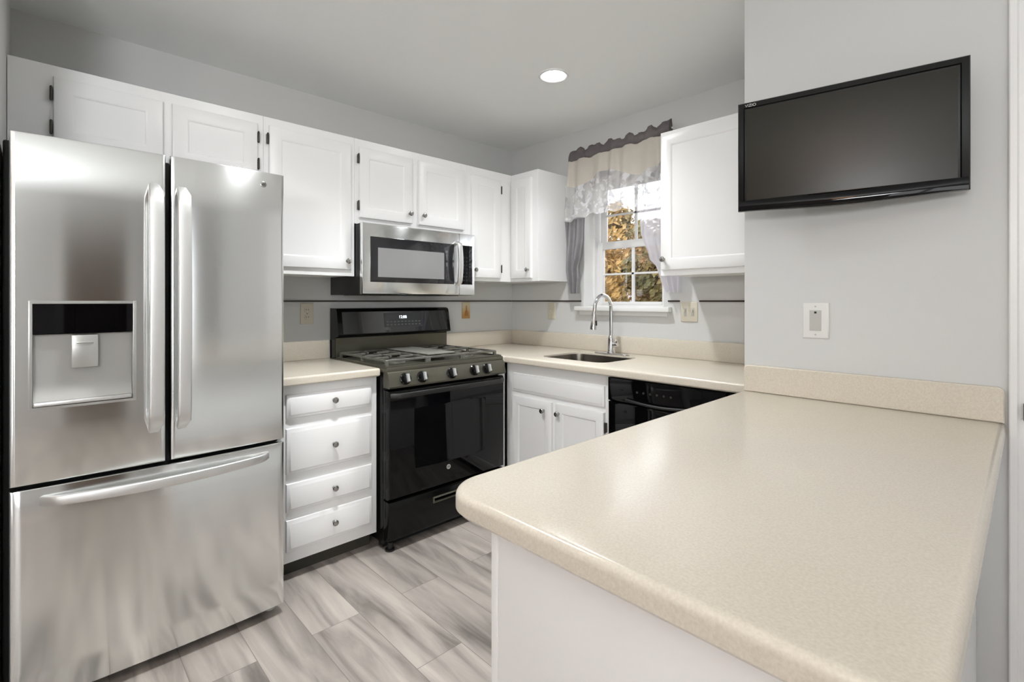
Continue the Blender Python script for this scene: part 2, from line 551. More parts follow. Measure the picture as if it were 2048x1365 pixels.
def obj(name, bm, m, parent=None, smooth=35, uv=False, label=None, recalc=True):
    me = finish(name, bm, m, smooth, uv, recalc) if isinstance(bm, bmesh.types.BMesh) else bm
    o = bpy.data.objects.new(name, me)
    C.objects.link(o)
    n = max(1, len(me.vertices))
    xs = [v.co for v in me.vertices]
    c = Vector([(min(v[i] for v in xs) + max(v[i] for v in xs)) / 2 for i in range(3)])
    me.transform(Matrix.Translation(-c))
    o.location = c
    if parent is not None:
        o.location = c - base_of(parent)
        o.parent = parent
    if label: o['label'] = label
    return o

def thing(name, label, cat, loc, group=None):
    o = bpy.data.objects.new(name, None)
    o.empty_display_size = 0.1
    C.objects.link(o)
    o.location = loc
    o['label'] = label; o['category'] = cat
    if group: o['group'] = group
    return o

def tag(o, label, cat, group=None):
    o['label'] = label; o['category'] = cat
    if group: o['group'] = group
    return o

def struct(name, bm, m, parent=None, smooth=None):
    o = obj(name, bm, m, parent, smooth=smooth or 30)
    if parent is None: o['kind'] = 'structure'
    return o

def B(): return bmesh.new()

def one(name, m, parent, a0, a1, b0, b1, z0, z1, F=FW, bev=0.0, uv=False, label=None):
    bm = B(); bx(bm, a0, a1, b0, b1, z0, z1, F, bev)
    return obj(name, bm, m, parent, uv=uv, label=label)

def text_mesh(s, size, depth, to):
    """letters as a mesh; to(x, y, d) places them"""
    cu = bpy.data.curves.new('letters', 'FONT')
    cu.body = s; cu.size = size; cu.extrude = depth / 2; cu.align_x = 'CENTER'; cu.align_y = 'CENTER'
    t = bpy.data.objects.new('letters', cu)
    C.objects.link(t)
    dg = bpy.context.evaluated_depsgraph_get()
    me = bpy.data.meshes.new_from_object(t.evaluated_get(dg))
    bpy.data.objects.remove(t)
    bm = B(); bm.from_mesh(me)
    for v in bm.verts:
        v.co = Vector(to(v.co.x, v.co.y, v.co.z))
    bpy.data.meshes.remove(me)
    return bm

# ------------------------------------------------------------------ room shell
XA, YB, ZC = -2.86, 2.73, 2.44
bm = B(); bx(bm, -2.98, 3.3, -2.9, 3.0, -0.08, 0.0); struct('floor', bm, 'floor')
bm = B(); bx(bm, -2.98, 3.3, -2.9, 3.0, ZC, ZC + 0.08); struct('ceiling', bm, 'ceil')
bm = B(); bx(bm, -2.98, XA, -2.9, 3.0, 0, ZC); struct('wall_left', bm, 'wall')
WX0, WX1, WZ0, WZ1 = -2.14, -1.53, 1.212, 2.09
bm = B()
bx(bm, XA, WX0, YB, YB + 0.2, 0, ZC); bx(bm, WX1, -0.744, YB, YB + 0.2, 0, ZC)
bx(bm, WX0, WX1, YB, YB + 0.2, 0, WZ0); bx(bm, WX0, WX1, YB, YB + 0.2, WZ1, ZC)
struct('wall_back', bm, 'wall')
bm = B(); bx(bm, -0.744, 3.3, 1.92, 3.0, 0, ZC, bev=0.004); struct('wall_right', bm, 'wall')
bm = B(); bx(bm, XA, -2.04, -0.22, -0.087, 0, ZC); struct('wall_near', bm, 'wall')
# dining side: patio opening in the rear wall, window and entry door in the far wall
bm = B()
bx(bm, XA, 0.9, -2.9, -2.8, 0, ZC); bx(bm, 1.8, 3.3, -2.9, -2.8, 0, ZC); bx(bm, 0.9, 1.8, -2.9, -2.8, 2.05, ZC)
struct('wall_rear', bm, 'wall')
bm = B()
bx(bm, 3.2, 3.3, -2.8, -2.65, 0, ZC); bx(bm, 3.2, 3.3, -1.35, 1.28, 0, ZC); bx(bm, 3.2, 3.3, 1.52, 1.92, 0, ZC); bx(bm, 3.2, 3.3, 1.28, 1.52, 0, 0.12); bx(bm, 3.2, 3.3, 1.28, 1.52, 2.08, ZC)
bx(bm, 3.2, 3.3, -2.65, -1.35, 0, 0.8); bx(bm, 3.2, 3.3, -2.65, -1.35, 2.1, ZC)
struct('wall_far', bm, 'wall')
bm = B()
for a in (0.9, 1.32, 1.74): bx(bm, a, a + 0.06, -2.87, -2.82, 0, 2.05)
bx(bm, 0.9, 1.8, -2.87, -2.82, 1.98, 2.05); bx(bm, 0.9, 1.8, -2.87, -2.82, 0, 0.08)
struct('window_2', bm, 'trimw')
bm = B()
for a in (-2.65, -2.03, -1.41): bx(bm, 3.22, 3.26, a, a + 0.06, 0.8, 2.1)
for a in (0.8, 1.42, 2.04): bx(bm, 3.22, 3.26, -2.65, -1.35, a, a + 0.06)
struct('window_3', bm, 'trimw')
bm = B()
bx(bm, 3.19, 3.24, 1.25, 1.29, 0.08, 2.12); bx(bm, 3.19, 3.24, 1.51, 1.55, 0.08, 2.12); bx(bm, 3.19, 3.24, 1.29, 1.51, 0.08, 0.13); bx(bm, 3.19, 3.24, 1.29, 1.51, 2.07, 2.12)
struct('added_sidelight', bm, 'trimw')  # unseen slot of sky, added to streak the fridge's reflection
# brown entry door in the far wall (only its reflection in the appliances is seen)
bm = B()
nest(bm, 0.0, 0.82, 0.0, 2.03, [(0, 3.2), (0, 3.165), (0.003, 3.16), (0.13, 3.16), (0.145, 3.172), (0.2, 3.172)],
     lambda u, f, z: (f, u - 0.30, z))
struct('door_2', bm, 'wooddoor')
bm = B()
bx(bm, 3.17, 3.2, -0.40, -0.30, 0, 2.12); bx(bm, 3.17, 3.2, 0.52, 0.66, 0, 2.12); bx(bm, 3.17, 3.2, -0.40, 0.66, 2.03, 2.12)
struct('trim_2', bm, 'trimw')

# casing and door at the right edge of the picture
bm = B()
nest(bm, -0.040, 0.035, 0.0, 2.12, [(0, -1.92), (0, -1.905), (0.003, -1.902), (0.016, -1.902), (0.020, -1.908), (0.026, -1.908)], FB)
struct('trim_1', bm, 'trimw')
d1 = bpy.data.objects.new('door_1', None); C.objects.link(d1); d1.location = (0.45, 1.92, 0); d1['kind'] = 'structure'
bm = B()
nest(bm, 0.035, 0.85, 0.0, 2.04, [(0, -1.92), (0, -1.912), (0.12, -1.912), (0.13, -1.9165), (0.16, -1.9165)], FB)
obj('door_panel', bm, 'trimw', d1)
one('latch', 'hinge', d1, -0.012, -0.004, -1.905, -1.895, 0.93, 0.975, FB)

# tile accent strip
bm = B()
bx(bm, 0.72, 2.722, XA, XA + 0.006, 1.2435, 1.2525, FA)
bx(bm, XA + 0.006, -2.16, -YB, -YB + 0.006, 1.2435, 1.2525, FB)
bx(bm, -1.50, -1.425, -YB, -YB + 0.006, 1.2435, 1.2525, FB)
bx(bm, -1.305, -0.746, -YB, -YB + 0.006, 1.2435, 1.2525, FB)
struct('trim_3', bm, 'liner')

# ------------------------------------------------------------------ kitchen window
win = bpy.data.objects.new('window_1', None); C.objects.link(win); win.location = ((WX0 + WX1) / 2, YB + 0.1, WZ0); win['kind'] = 'structure'
bm = B()   # frame, plus a white reveal liner added to paint in its daylight brightness
bx(bm, WX0, WX0 + 0.006, YB, YB + 0.10, WZ0, WZ1); bx(bm, WX1 - 0.006, WX1, YB, YB + 0.10, WZ0, WZ1); bx(bm, WX0, WX1, YB, YB + 0.10, WZ1 - 0.006, WZ1)
bx(bm, WX0, WX0 + 0.022, YB + 0.10, YB + 0.2, WZ0, WZ1); bx(bm, WX1 - 0.022, WX1, YB + 0.10, YB + 0.2, WZ0, WZ1)
bx(bm, WX0, WX1, YB + 0.10, YB + 0.2, WZ1 - 0.022, WZ1); bx(bm, WX0, WX1, YB + 0.10, YB + 0.2, WZ0, WZ0 + 0.012)
obj('window_frame', bm, 'trimw', win)
def sash(y0, z0, z1, botr, topr, zm, name):
    x0, x1 = WX0 + 0.034, WX1 - 0.034
    st = 0.043
    bm = B()
    bx(bm, x0, x0 + st, y0, y0 + 0.03, z0, z1, bev=0.003); bx(bm, x1 - st, x1, y0, y0 + 0.03, z0, z1, bev=0.003)
    bx(bm, x0 + st, x1 - st, y0, y0 + 0.03, z0, z0 + botr, bev=0.003); bx(bm, x0 + st, x1 - st, y0, y0 + 0.03, z1 - topr, z1, bev=0.003)
    s = obj(name, bm, 'trimw', win)
    bm = B()
    xm = (x0 + x1) / 2 + 0.012
    bx(bm, xm - 0.008, xm + 0.008, y0 + 0.004, y0 + 0.02, z0 + botr, z1 - topr)
    bx(bm, x0 + st, x1 - st, y0 + 0.004, y0 + 0.02, zm - 0.006, zm + 0.006)
    obj('grille', bm, 'trimw', s)
    bm = B(); bx(bm, x0 + st - 0.004, x1 - st + 0.004, y0 + 0.021, y0 + 0.024, z0 + botr - 0.004, z1 - topr + 0.004)
    obj('pane', bm, 'glass', s)
sash(YB + 0.115, 1.224, 1.655, 0.020, 0.048, 1.433, 'lower_sash')
sash(YB + 0.150, 1.615, 2.07, 0.048, 0.040, 1.845, 'upper_sash')
bm = B(); bx(bm, -2.19, -1.475, 2.685, YB, 1.182, 1.212, bev=0.005); bx(bm, WX0 + 0.001, WX1 - 0.001, YB, YB + 0.1, 1.19, 1.2125)
bx(bm, -2.165, -1.50, 2.715, YB, 1.155, 1.182)
obj('window_sill', bm, 'trimw', win)

# ------------------------------------------------------------------ outside: ground and autumn trees
bm = B()
gv = [[bm.verts.new((x, y, z)) for x in (-60, 30)] for y, z in ((3.2, -.6), (7, -.6), (14, .1), (24, 2.1), (40, 3.0), (70, 3.2))]
for a, b in zip(gv, gv[1:]): bm.faces.new((a[0], a[1], b[1], b[0]))
o = struct('ground', bm, 'leafground')
def crown_mesh(r, n, leaf, seed):
    rnd = random.Random(seed)
    bm = B()
    clumps = [(Vector((rnd.gauss(0, .45), rnd.gauss(0, .45), rnd.gauss(0, .4))) * r, r * rnd.uniform(.28, .5)) for _ in range(16)]
    for _ in range(n):
        c, cr = rnd.choice(clumps)
        d = Vector((rnd.gauss(0, 1), rnd.gauss(0, 1), rnd.gauss(0, 1))).normalized()
        p = c + d * cr * rnd.uniform(.6, 1.05)
        nrm = (d + Vector((rnd.gauss(0, .5), rnd.gauss(0, .5), rnd.gauss(0, .5)))).normalized()
        a = nrm.orthogonal().normalized(); b = nrm.cross(a)
        s = leaf * rnd.uniform(.6, 1.3)
        vs = [bm.verts.new(p + a * s), bm.verts.new(p + b * s * .55 + nrm * s * .15), bm.verts.new(p - a * s), bm.verts.new(p - b * s * .55 + nrm * s * .15)]
        bm.faces.new(vs)
    return bm
trees = [(-6.7, 9.0, 1.65, 1.10, 'leafgold', 'nearest golden autumn tree seen through the window panes'),
         (-7.9, 13.4, 2.0, 1.30, 'leafolive', 'olive and amber tree just behind the nearest tree outside the window'),
         (-11.4, 18.0, 2.7, 1.5, 'leafgold', 'farthest golden tree on the slope outside the window'),
         (-3.4, 10.2, 1.7, 1.2, 'leafgold', 'golden tree to the right of the window view, hidden behind the wall'),
         (-11.2, 9.6, 1.7, 1.2, 'leafolive', 'olive tree to the left of the window view, hidden behind the wall')]
for i, (x, y, z, r, m, lab) in enumerate(trees):
    t = thing('tree', lab, 'tree', (x, y, -0.6), 'trees outside the kitchen window')
    bm = crown_mesh(r, 5200, 0.075 + .03 * min(i, 2), 30 + i)
    for v in bm.verts: v.co += Vector((x, y, z))
    obj('crown', bm, m, t, smooth=None, recalc=False)
    bm = B()
    tube(bm, [(x, y, -0.6), (x + .05, y, 0.5), (x - .05, y, 1.4), (x + .05, y, z)], [.16, .13, .11, .05], 10)
    for k in range(7):
        a = k * 0.9 + i
        tube(bm, [(x, y, z - r * .75 + k * .12), (x + math.cos(a) * r * .35, y + math.sin(a) * r * .35, z - r * .3 + k * .12), (x + math.cos(a) * r * .7, y + math.sin(a) * r * .7, z + k * .12)], [.05, .035, .012], 6)
    obj('trunk', bm, 'bark', t)

# ------------------------------------------------------------------ ceiling lights
def ceiling_light(x, y, label, lens, group=None):
    t = thing('ceiling_light', label, 'light', (x, y, ZC), group)
    bm = B()
    seg = 40
    prof = [(0.0, 0.082), (-0.004, 0.081), (-0.007, 0.077), (-0.007, 0.068), (-0.003, 0.060), (-0.0005, 0.058)]
    rings = [[bm.verts.new((x + r * math.cos(2 * PI * i / seg), y + r * math.sin(2 * PI * i / seg), ZC + d)) for i in range(seg)] for d, r in prof]
    for a, b in zip(rings, rings[1:]):
        for i in range(seg): bm.faces.new((a[i], a[(i + 1) % seg], b[(i + 1) % seg], b[i]))
    obj('trim_ring', bm, 'trimw', t)
    bm = B()
    lathe(bm, [(-0.0002, 0.058), (-0.0035, 0.056), (-0.0055, 0.04), (-0.006, 0.01)], axis_z(x, y, ZC), 32)
    obj('lens', bm, lens, t)
    return t
ceiling_light(-1.735, 1.96, 'round recessed ceiling light glowing white above the sink', 'lens')
ceiling_light(-1.64, 0.80, 'recessed ceiling light over the kitchen floor, above the top of the picture', 'lens')

# warm pendant over the dining table behind the camera (seen as a glow in the television)
t = thing('ceiling_lamp', 'warm amber glass ceiling lamp of the dining side, behind the camera', 'lamp', (0.12, -1.75, ZC))
bm = B(); lathe(bm, [(-.16, .03), (-.15, .08), (-.12, .12), (-.06, .135), (-.03, .12)], axis_z(0.12, -1.75, ZC), 28); obj('lamp_shade', bm, 'lampwarm', t)
bm = B(); lathe(bm, [(-.03, .09), (-.001, .09)], axis_z(0.12, -1.75, ZC), 24); obj('ceiling_plate', bm, 'hinge', t)

# ------------------------------------------------------------------ cabinet builder
def door_mesh(u0, u1, z0, z1, f, F, st=0.056, th=0.019, rec=0.007):
    bm = B()
    nest(bm, u0, u1, z0, z1, [(0, f), (0, f + th - .006), (.0015, f + th - .002), (.005, f + th), (st - .004, f + th),
                              (st, f + th - .0015), (st + .006, f + th - rec), (st + .012, f + th - rec)], F)
    return bm
def drawer_mesh(u0, u1, z0, z1, f, F, th=0.019):
    bm = B()
    nest(bm, u0, u1, z0, z1, [(0, f), (0, f + th - .012), (.002, f + th - .009), (.010, f + th - .006), (.015, f + th - .001), (.018, f + th)], F)
    return bm
def knob(parent, u, f, z, F, m='nickel', r=0.0145):
    bm = B()
    k = r / 0.0145
    lathe(bm, [(0, .008 * k), (.003, .0065 * k), (.010, .0055 * k), (.014, .009 * k), (.018, .0138 * k), (.022, .0145 * k), (.026, .012 * k), (.0285, .006 * k)],
          axis_f(F, u, f, z), 18)
    return obj('knob', bm, m, parent)
def hinge(parent, u, f, z, F, h=0.05):
    bm = B()
    bx(bm, u - .0035, u + .0035, f, f + .016, z - h / 2, z + h / 2, F, bev=.0015)
    lathe(bm, [(-h / 2 - .004, .002), (-h / 2, .0045), (h / 2, .0045), (h / 2 + .004, .002)],
          (lambda d, a, r: F(u + r * math.cos(a), f + .016 + r * math.sin(a), z + d)), 10)
    return obj('hinge', bm, 'hinge', parent)

def upper_cab(name, label, u0, u1, z0, z1, back, face, F, doors, base):
    """doors = [(u0, u1, z0, z1, (knob u, z) or None, hinge u or None)]"""
    t = thing(name, label, 'cabinet', base, 'white wall cabinets')
    bm = B()
    bx(bm, u0, u1, back, face - .019, z0 + .004, z1, F)
    # face frame around the doors, 19 mm proud
    bx(bm, u0, u1, face - .019, face, z0, z1, F, bev=.0008, seg=1)
    obj('body', bm, 'cab', t)
    for (a, b, c, d, kn, hu) in doors:
        dr = obj('door', door_mesh(a, b, c, d, face, F), 'cab', t)
        if kn: knob(dr, kn[0], face + .019, kn[1], F)
        if hu is not None:
            for zz in (d - .065, c + .065): hinge(dr, hu, face, zz, F, 0.048)
    return t

TA = 2.137
g = .0004
FACE = -2.54
# over the fridge (two doors)
upper_cab('wall_cabinet', 'white two-door wall cabinet above the stainless steel fridge', -0.0855, 0.775 - g, 1.80, TA, XA, FACE, FA,
          [(0.036, 0.376, 1.835, 2.092, None, 0.030), (0.408, 0.745, 1.835, 2.092, None, 0.750)], (-2.7, .35, 1.80))
upper_cab('wall_cabinet', 'white tall single-door wall cabinet between the fridge and the microwave', 0.775 + g, 1.238 - g, 1.383, TA, XA, FACE, FA,
          [(0.797, 1.213, 1.418, 2.095, (1.188, 1.462), 0.791)], (-2.7, 1.0, 1.383))
upper_cab('wall_cabinet', 'white short two-door wall cabinet right above the microwave', 1.238 + g, 2.018 - g, 1.672, TA, XA, FACE, FA,
          [(1.262, 1.596, 1.706, 2.092, (1.574, 1.762), 1.256), (1.640, 1.985, 1.706, 2.092, (1.668, 1.762), None)], (-2.7, 1.63, 1.672))
upper_cab('wall_cabinet', 'white narrow wall cabinet in the corner, right of the microwave', 2.018 + g, 2.4185, 1.383, TA, XA, FACE, FA,
          [(2.045, 2.305, 1.405, 2.080, (2.066, 1.454), 2.311)], (-2.7, 2.2, 1.383))
upper_cab('wall_cabinet', 'white small wall cabinet on the window wall, left of the valance', -2.8595, -2.282, 1.383, TA, -2.7295, -2.42, FB,
          [(-2.53, -2.335, 1.405, 2.092, (-2.357, 1.462), None)], (-2.55, 2.57, 1.383))
upper_cab('wall_cabinet', 'white wall cabinet right of the window, partly hidden by the television', -1.363, -0.746, 1.383, 2.145, -2.7295, -2.40, FB,
          [(-1.352, -0.80, 1.412, 2.125, (-1.333, 1.468), None)], (-1.05, 2.57, 1.383))

# ------------------------------------------------------------------ base cabinets
def pmesh(*boxes, F=FW, bev=0.0):
    bm = B()
    for b in boxes: bx(bm, *b, F, bev)
    return bm
t = thing('drawer_cabinet', 'white four-drawer base cabinet between the fridge and the black range', 'cabinet', (-2.55, .99, 0))
obj('body', pmesh((0.765, 1.2255, -2.859, -2.272, 0.085, 0.8735), F=FA, bev=.001), 'cab', t)
obj('toe_kick', pmesh((0.765, 1.2255, -2.84, -2.345, 0.0, 0.085), F=FA), 'toeboard', t, label='dark toe kick board')
for (z0, z1, kz) in ((0.727, 0.832, 0.786), (0.480, 0.682, 0.580), (0.312, 0.437, 0.375), (0.136, 0.276, 0.214)):
    d = obj('drawer', drawer_mesh(0.785, 1.195, z0, z1, -2.272, FA), 'cab', t)
    knob(d, 0.997, -2.253, kz, FA)

t = thing('sink_cabinet', 'white base cabinet with two doors and a false drawer under the sink', 'cabinet', (-1.87, 2.4, 0))
bm = pmesh((-2.243, -1.477, -2.1185, -2.10, 0.085, 0.8735), (-2.243, -2.225, -2.72, -2.1185, 0.085, 0.8735), (-1.495, -1.477, -2.72, -2.1185, 0.085, 0.8735),
           (-2.225, -1.495, -2.72, -2.1185, 0.085, 0.105), F=FB)
obj('body', bm, 'cab', t)
obj('toe_kick', pmesh((-2.243, -1.477, -2.2, -2.17, 0, 0.085), F=FB), 'toeboard', t)
obj('false_drawer', drawer_mesh(-2.185, -1.505, 0.703, 0.812, -2.10, FB), 'cab', t)
for (a, b, ku, hu) in ((-2.180, -1.862, -1.918, None), (-1.834, -1.505, -1.806, -1.497)):
    d = obj('door', door_mesh(a, b, 0.125, 0.676, -2.10, FB, st=.05), 'cab', t)
    knob(d, ku, -2.081, 0.622, FB)
    if hu: hinge(d, hu, -2.10, 0.60, FB, .05)
# filler beside the range
t = one('filler_panel', 'cab', None, -2.2435 - .36, -2.2445, 2.0225, 2.08, 0.0, 0.8735)
tag(t, 'narrow white filler strip between the black range and the sink cabinet', 'panel')

# dishwasher
t = thing('dishwasher', 'glossy black dishwasher under the counter right of the sink cabinet', 'dishwasher', (-1.17, 2.4, 0))
obj('tub', pmesh((-1.472, -0.872, -2.70, -2.105, 0.10, 0.868), F=FB), 'blackmatte', t)
bm = B(); nest(bm, -1.470, -0.874, 0.115, 0.745, [(0, -2.105), (0, -2.078), (.003, -2.074), (.012, -2.072)], FB)
obj('door', bm, 'blackglass', t)
bm = B(); nest(bm, -1.470, -0.874, 0.750, 0.866, [(0, -2.105), (0, -2.076), (.003, -2.071), (.010, -2.070)], FB)
cp = obj('control_panel', bm, 'blackglass', t)
for i in range(6):
    bm = B(); lathe(bm, [(0, .006), (.002, .006), (.003, .004)], axis_f(FB, -1.30 + i * .035, -2.070, .81), 12)
    obj('button', bm, 'slot', cp)
bm = B()
pts = [(-1.36 + .34 * k / 12, -2.062 - 0.012 * math.sin(PI * k / 12), .768 - .010 * math.sin(PI * k / 12)) for k in range(13)]
tube(bm, [FB(p[0], -2.07 + .012 * math.sin(PI * k / 12) + .004, p[2]) for k, p in enumerate(pts)], .007, 10)
obj('handle', bm, 'blackmatte', t)
obj('toe_kick', pmesh((-1.472, -0.872, -2.2, -2.15, 0, 0.10), F=FB), 'blackmatte', t)

# peninsula base
t = thing('peninsula_cabinet', 'plain white cabinet box carrying the near beige peninsula counter', 'cabinet', (-.37, 1.24, 0))
obj('body', pmesh((-0.640, -0.105, 0.575, 1.9185, 0.0, 0.8735)), 'cab', t)
obj('end_panel', pmesh((-0.628, -0.105, -0.575, -0.5665, 0.0, 0.872), F=FB, bev=.001), 'cab', t)
obj('corner_stile', pmesh((-0.645, -0.6285, 0.5655, 0.60, 0.0, 0.872), bev=.002), 'cab', t)

# ------------------------------------------------------------------ worktops
Z0, Z1 = 0.874, 0.914
t = thing('worktop', 'short beige countertop between the fridge and the range, with low backsplash', 'countertop', (-2.54, .99, Z0))
bm = B(); slab(bm, rounded([(-2.857, .745), (-2.235, .745), (-2.235, 1.229), (-2.857, 1.229)], [0, 0, .008, 0], 4), Z0, Z1, .011)
obj('slab', bm, 'counter', t)
obj('backsplash', pmesh((0.745, 1.229, XA + .001, XA + .022, Z1, 1.02), F=FA, bev=.003), 'counter', t)

t = thing('worktop', 'beige countertop with the undermounted sink, running below the kitchen window', 'countertop', (-1.8, 2.38, Z0))
sx0, sx1, sy0, sy1 = -2.055, -1.585, 2.185, 2.555
hole = rounded([(sx0, sy0), (sx1, sy0), (sx1, sy1), (sx0, sy1)], [.07] * 4, 7)
bm = B()
slab(bm, rounded([(-2.857, 2.028), (-2.222, 2.028), (-2.212, 2.046), (-0.746, 2.046), (-0.746, 2.7285), (-2.857, 2.7285)], [0, .008, .01, 0, 0, 0], 4), Z0, Z1, .011, hole)
obj('slab', bm, 'counter', t)
bm = B()
bx(bm, 2.030, 2.706, XA + .001, XA + .022, Z1, 1.02, FA, bev=.003)
bx(bm, XA + .001, -0.747, -YB + .001, -YB + .022, Z1, 1.02, FB, bev=.003)
obj('backsplash', bm, 'counter', t)

t = thing('peninsula_worktop', 'large beige peninsula countertop in the foreground with a rounded corner', 'countertop', (-.4, 1.2, Z0))
bm = B()
slab(bm, rounded([(-0.745, 0.522), (-0.046, 0.522), (-0.046, 1.919), (-0.745, 1.919)], [.085, .02, 0, 0], 12), Z0, Z1, .013)
obj('slab', bm, 'counter', t)
bm = B()
poly = rounded([(-0.738, Z1 + .0005), (-0.048, Z1 + .0005), (-0.048, 1.012), (-0.738, 1.012)], [0, 0, .014, .014], 6)
ra = [bm.verts.new((u, 1.9195, z)) for u, z in poly]
rb = [bm.verts.new((u, 1.903, z)) for u, z in poly]
cx = sum(p[0] for p in poly) / len(poly); cz = sum(p[1] for p in poly) / len(poly)
rc = [bm.verts.new((u + (.003 if u < cx else -.003), 1.900, z + (.003 if z < cz else -.003))) for u, z in poly]
for a, b in ((ra, rb), (rb, rc)):
    for i in range(len(poly)):
        j = (i + 1) % len(poly); bm.faces.new((a[i], a[j], b[j], b[i]))
bm.faces.new(ra); bm.faces.new(rc)
obj('backsplash', bm, 'counter', t)

# ------------------------------------------------------------------ sink and faucet
t = thing('sink', 'stainless steel undermount sink basin set in the counter below the window', 'sink', (-1.82, 2.37, .72))
bm = B()
rings = []
for d, z in ((.0005, Z1 - .010), (.002, Z1 - .011), (.004, .868), (.010, .76), (.022, .735), (.045, .727), (.12, .724)):
    rr = rounded([(sx0 + d, sy0 + d), (sx1 - d, sy0 + d), (sx1 - d, sy1 - d), (sx0 + d, sy1 - d)], [max(.02, .07 - d * .4)] * 4, 7)
    rings.append([bm.verts.new((x, y, z)) for x, y in rr])
for a, b in zip(rings, rings[1:]):
    for i in range(len(a)): bm.faces.new((a[i], a[(i + 1) % len(a)], b[(i + 1) % len(a)], b[i]))
bm.faces.new(rings[-1])
o = obj('basin', bm, 'sinksteel', t, smooth=50)
sol = o.modifiers.new('s', 'SOLIDIFY'); sol.thickness = .0012; sol.offset = -1
bm = B(); lathe(bm, [(0, .045), (.003, .043), (.003, .03), (.001, .028)], axis_z(-1.82, 2.37, .7245), 28); obj('drain', bm, 'nickel', t)

t = thing('faucet', 'chrome high-arc pull-down kitchen faucet behind the sink', 'faucet', (-1.82, 2.60, Z1))
fx, fy = -1.82, 2.60
bm = B()
slab(bm, rounded([(-1.945, 2.575), (-1.695, 2.575), (-1.695, 2.635), (-1.945, 2.635)], [.029] * 4, 8), Z1 + .0005, Z1 + .008, .004)
obj('base_plate', bm, 'chrome', t)
bm = B()
lathe(bm, [(0, .027), (.006, .026), (.012, .022), (.09, .0205), (.10, .018), (.11, .0135)], axis_z(fx, fy, Z1 + .008), 24)
obj('body', bm, 'chrome', t)
bm = B()
pts = [(fx, fy, 1.00), (fx, fy, 1.06), (fx, fy, 1.12), (fx, fy, 1.18)]
R = .085
for k in range(1, 17):
    a = PI * k / 16 * 1.0
    pts.append((fx, fy - R + R * math.cos(a), 1.195 + R * 1.05 * math.sin(a)))
pts.append((fx, fy - 2 * R - .004, 1.175))
tube(bm, pts, .0118, 16)
obj('spout', bm, 'chrome', t)
bm = B()
yy = fy - 2 * R - .004
tube(bm, [(fx, yy, 1.185), (fx, yy - .001, 1.165), (fx, yy - .005, 1.12), (fx, yy - .009, 1.085), (fx, yy - .010, 1.075)], [.0125, .016, .0175, .020, .0195], 18)
sh = obj('spray_head', bm, 'chrome', t)
one('spray_button', 'blackmatte', sh, fx + .012, fx + .0205, yy - .012, yy + .002, 1.10, 1.13, bev=.002)
bm = B()
tube(bm, [(fx + .015, fy, .975), (fx + .045, fy - .002, .977), (fx + .050, fy - .002, .977)], [.014, .015, .012], 14)
tube(bm, [(fx + .040, fy, .98), (fx + .055, fy - .02, 1.0), (fx + .075, fy - .05, 1.015)], [.007, .0055, .0045], 10)
obj('handle', bm, 'chrome', t)

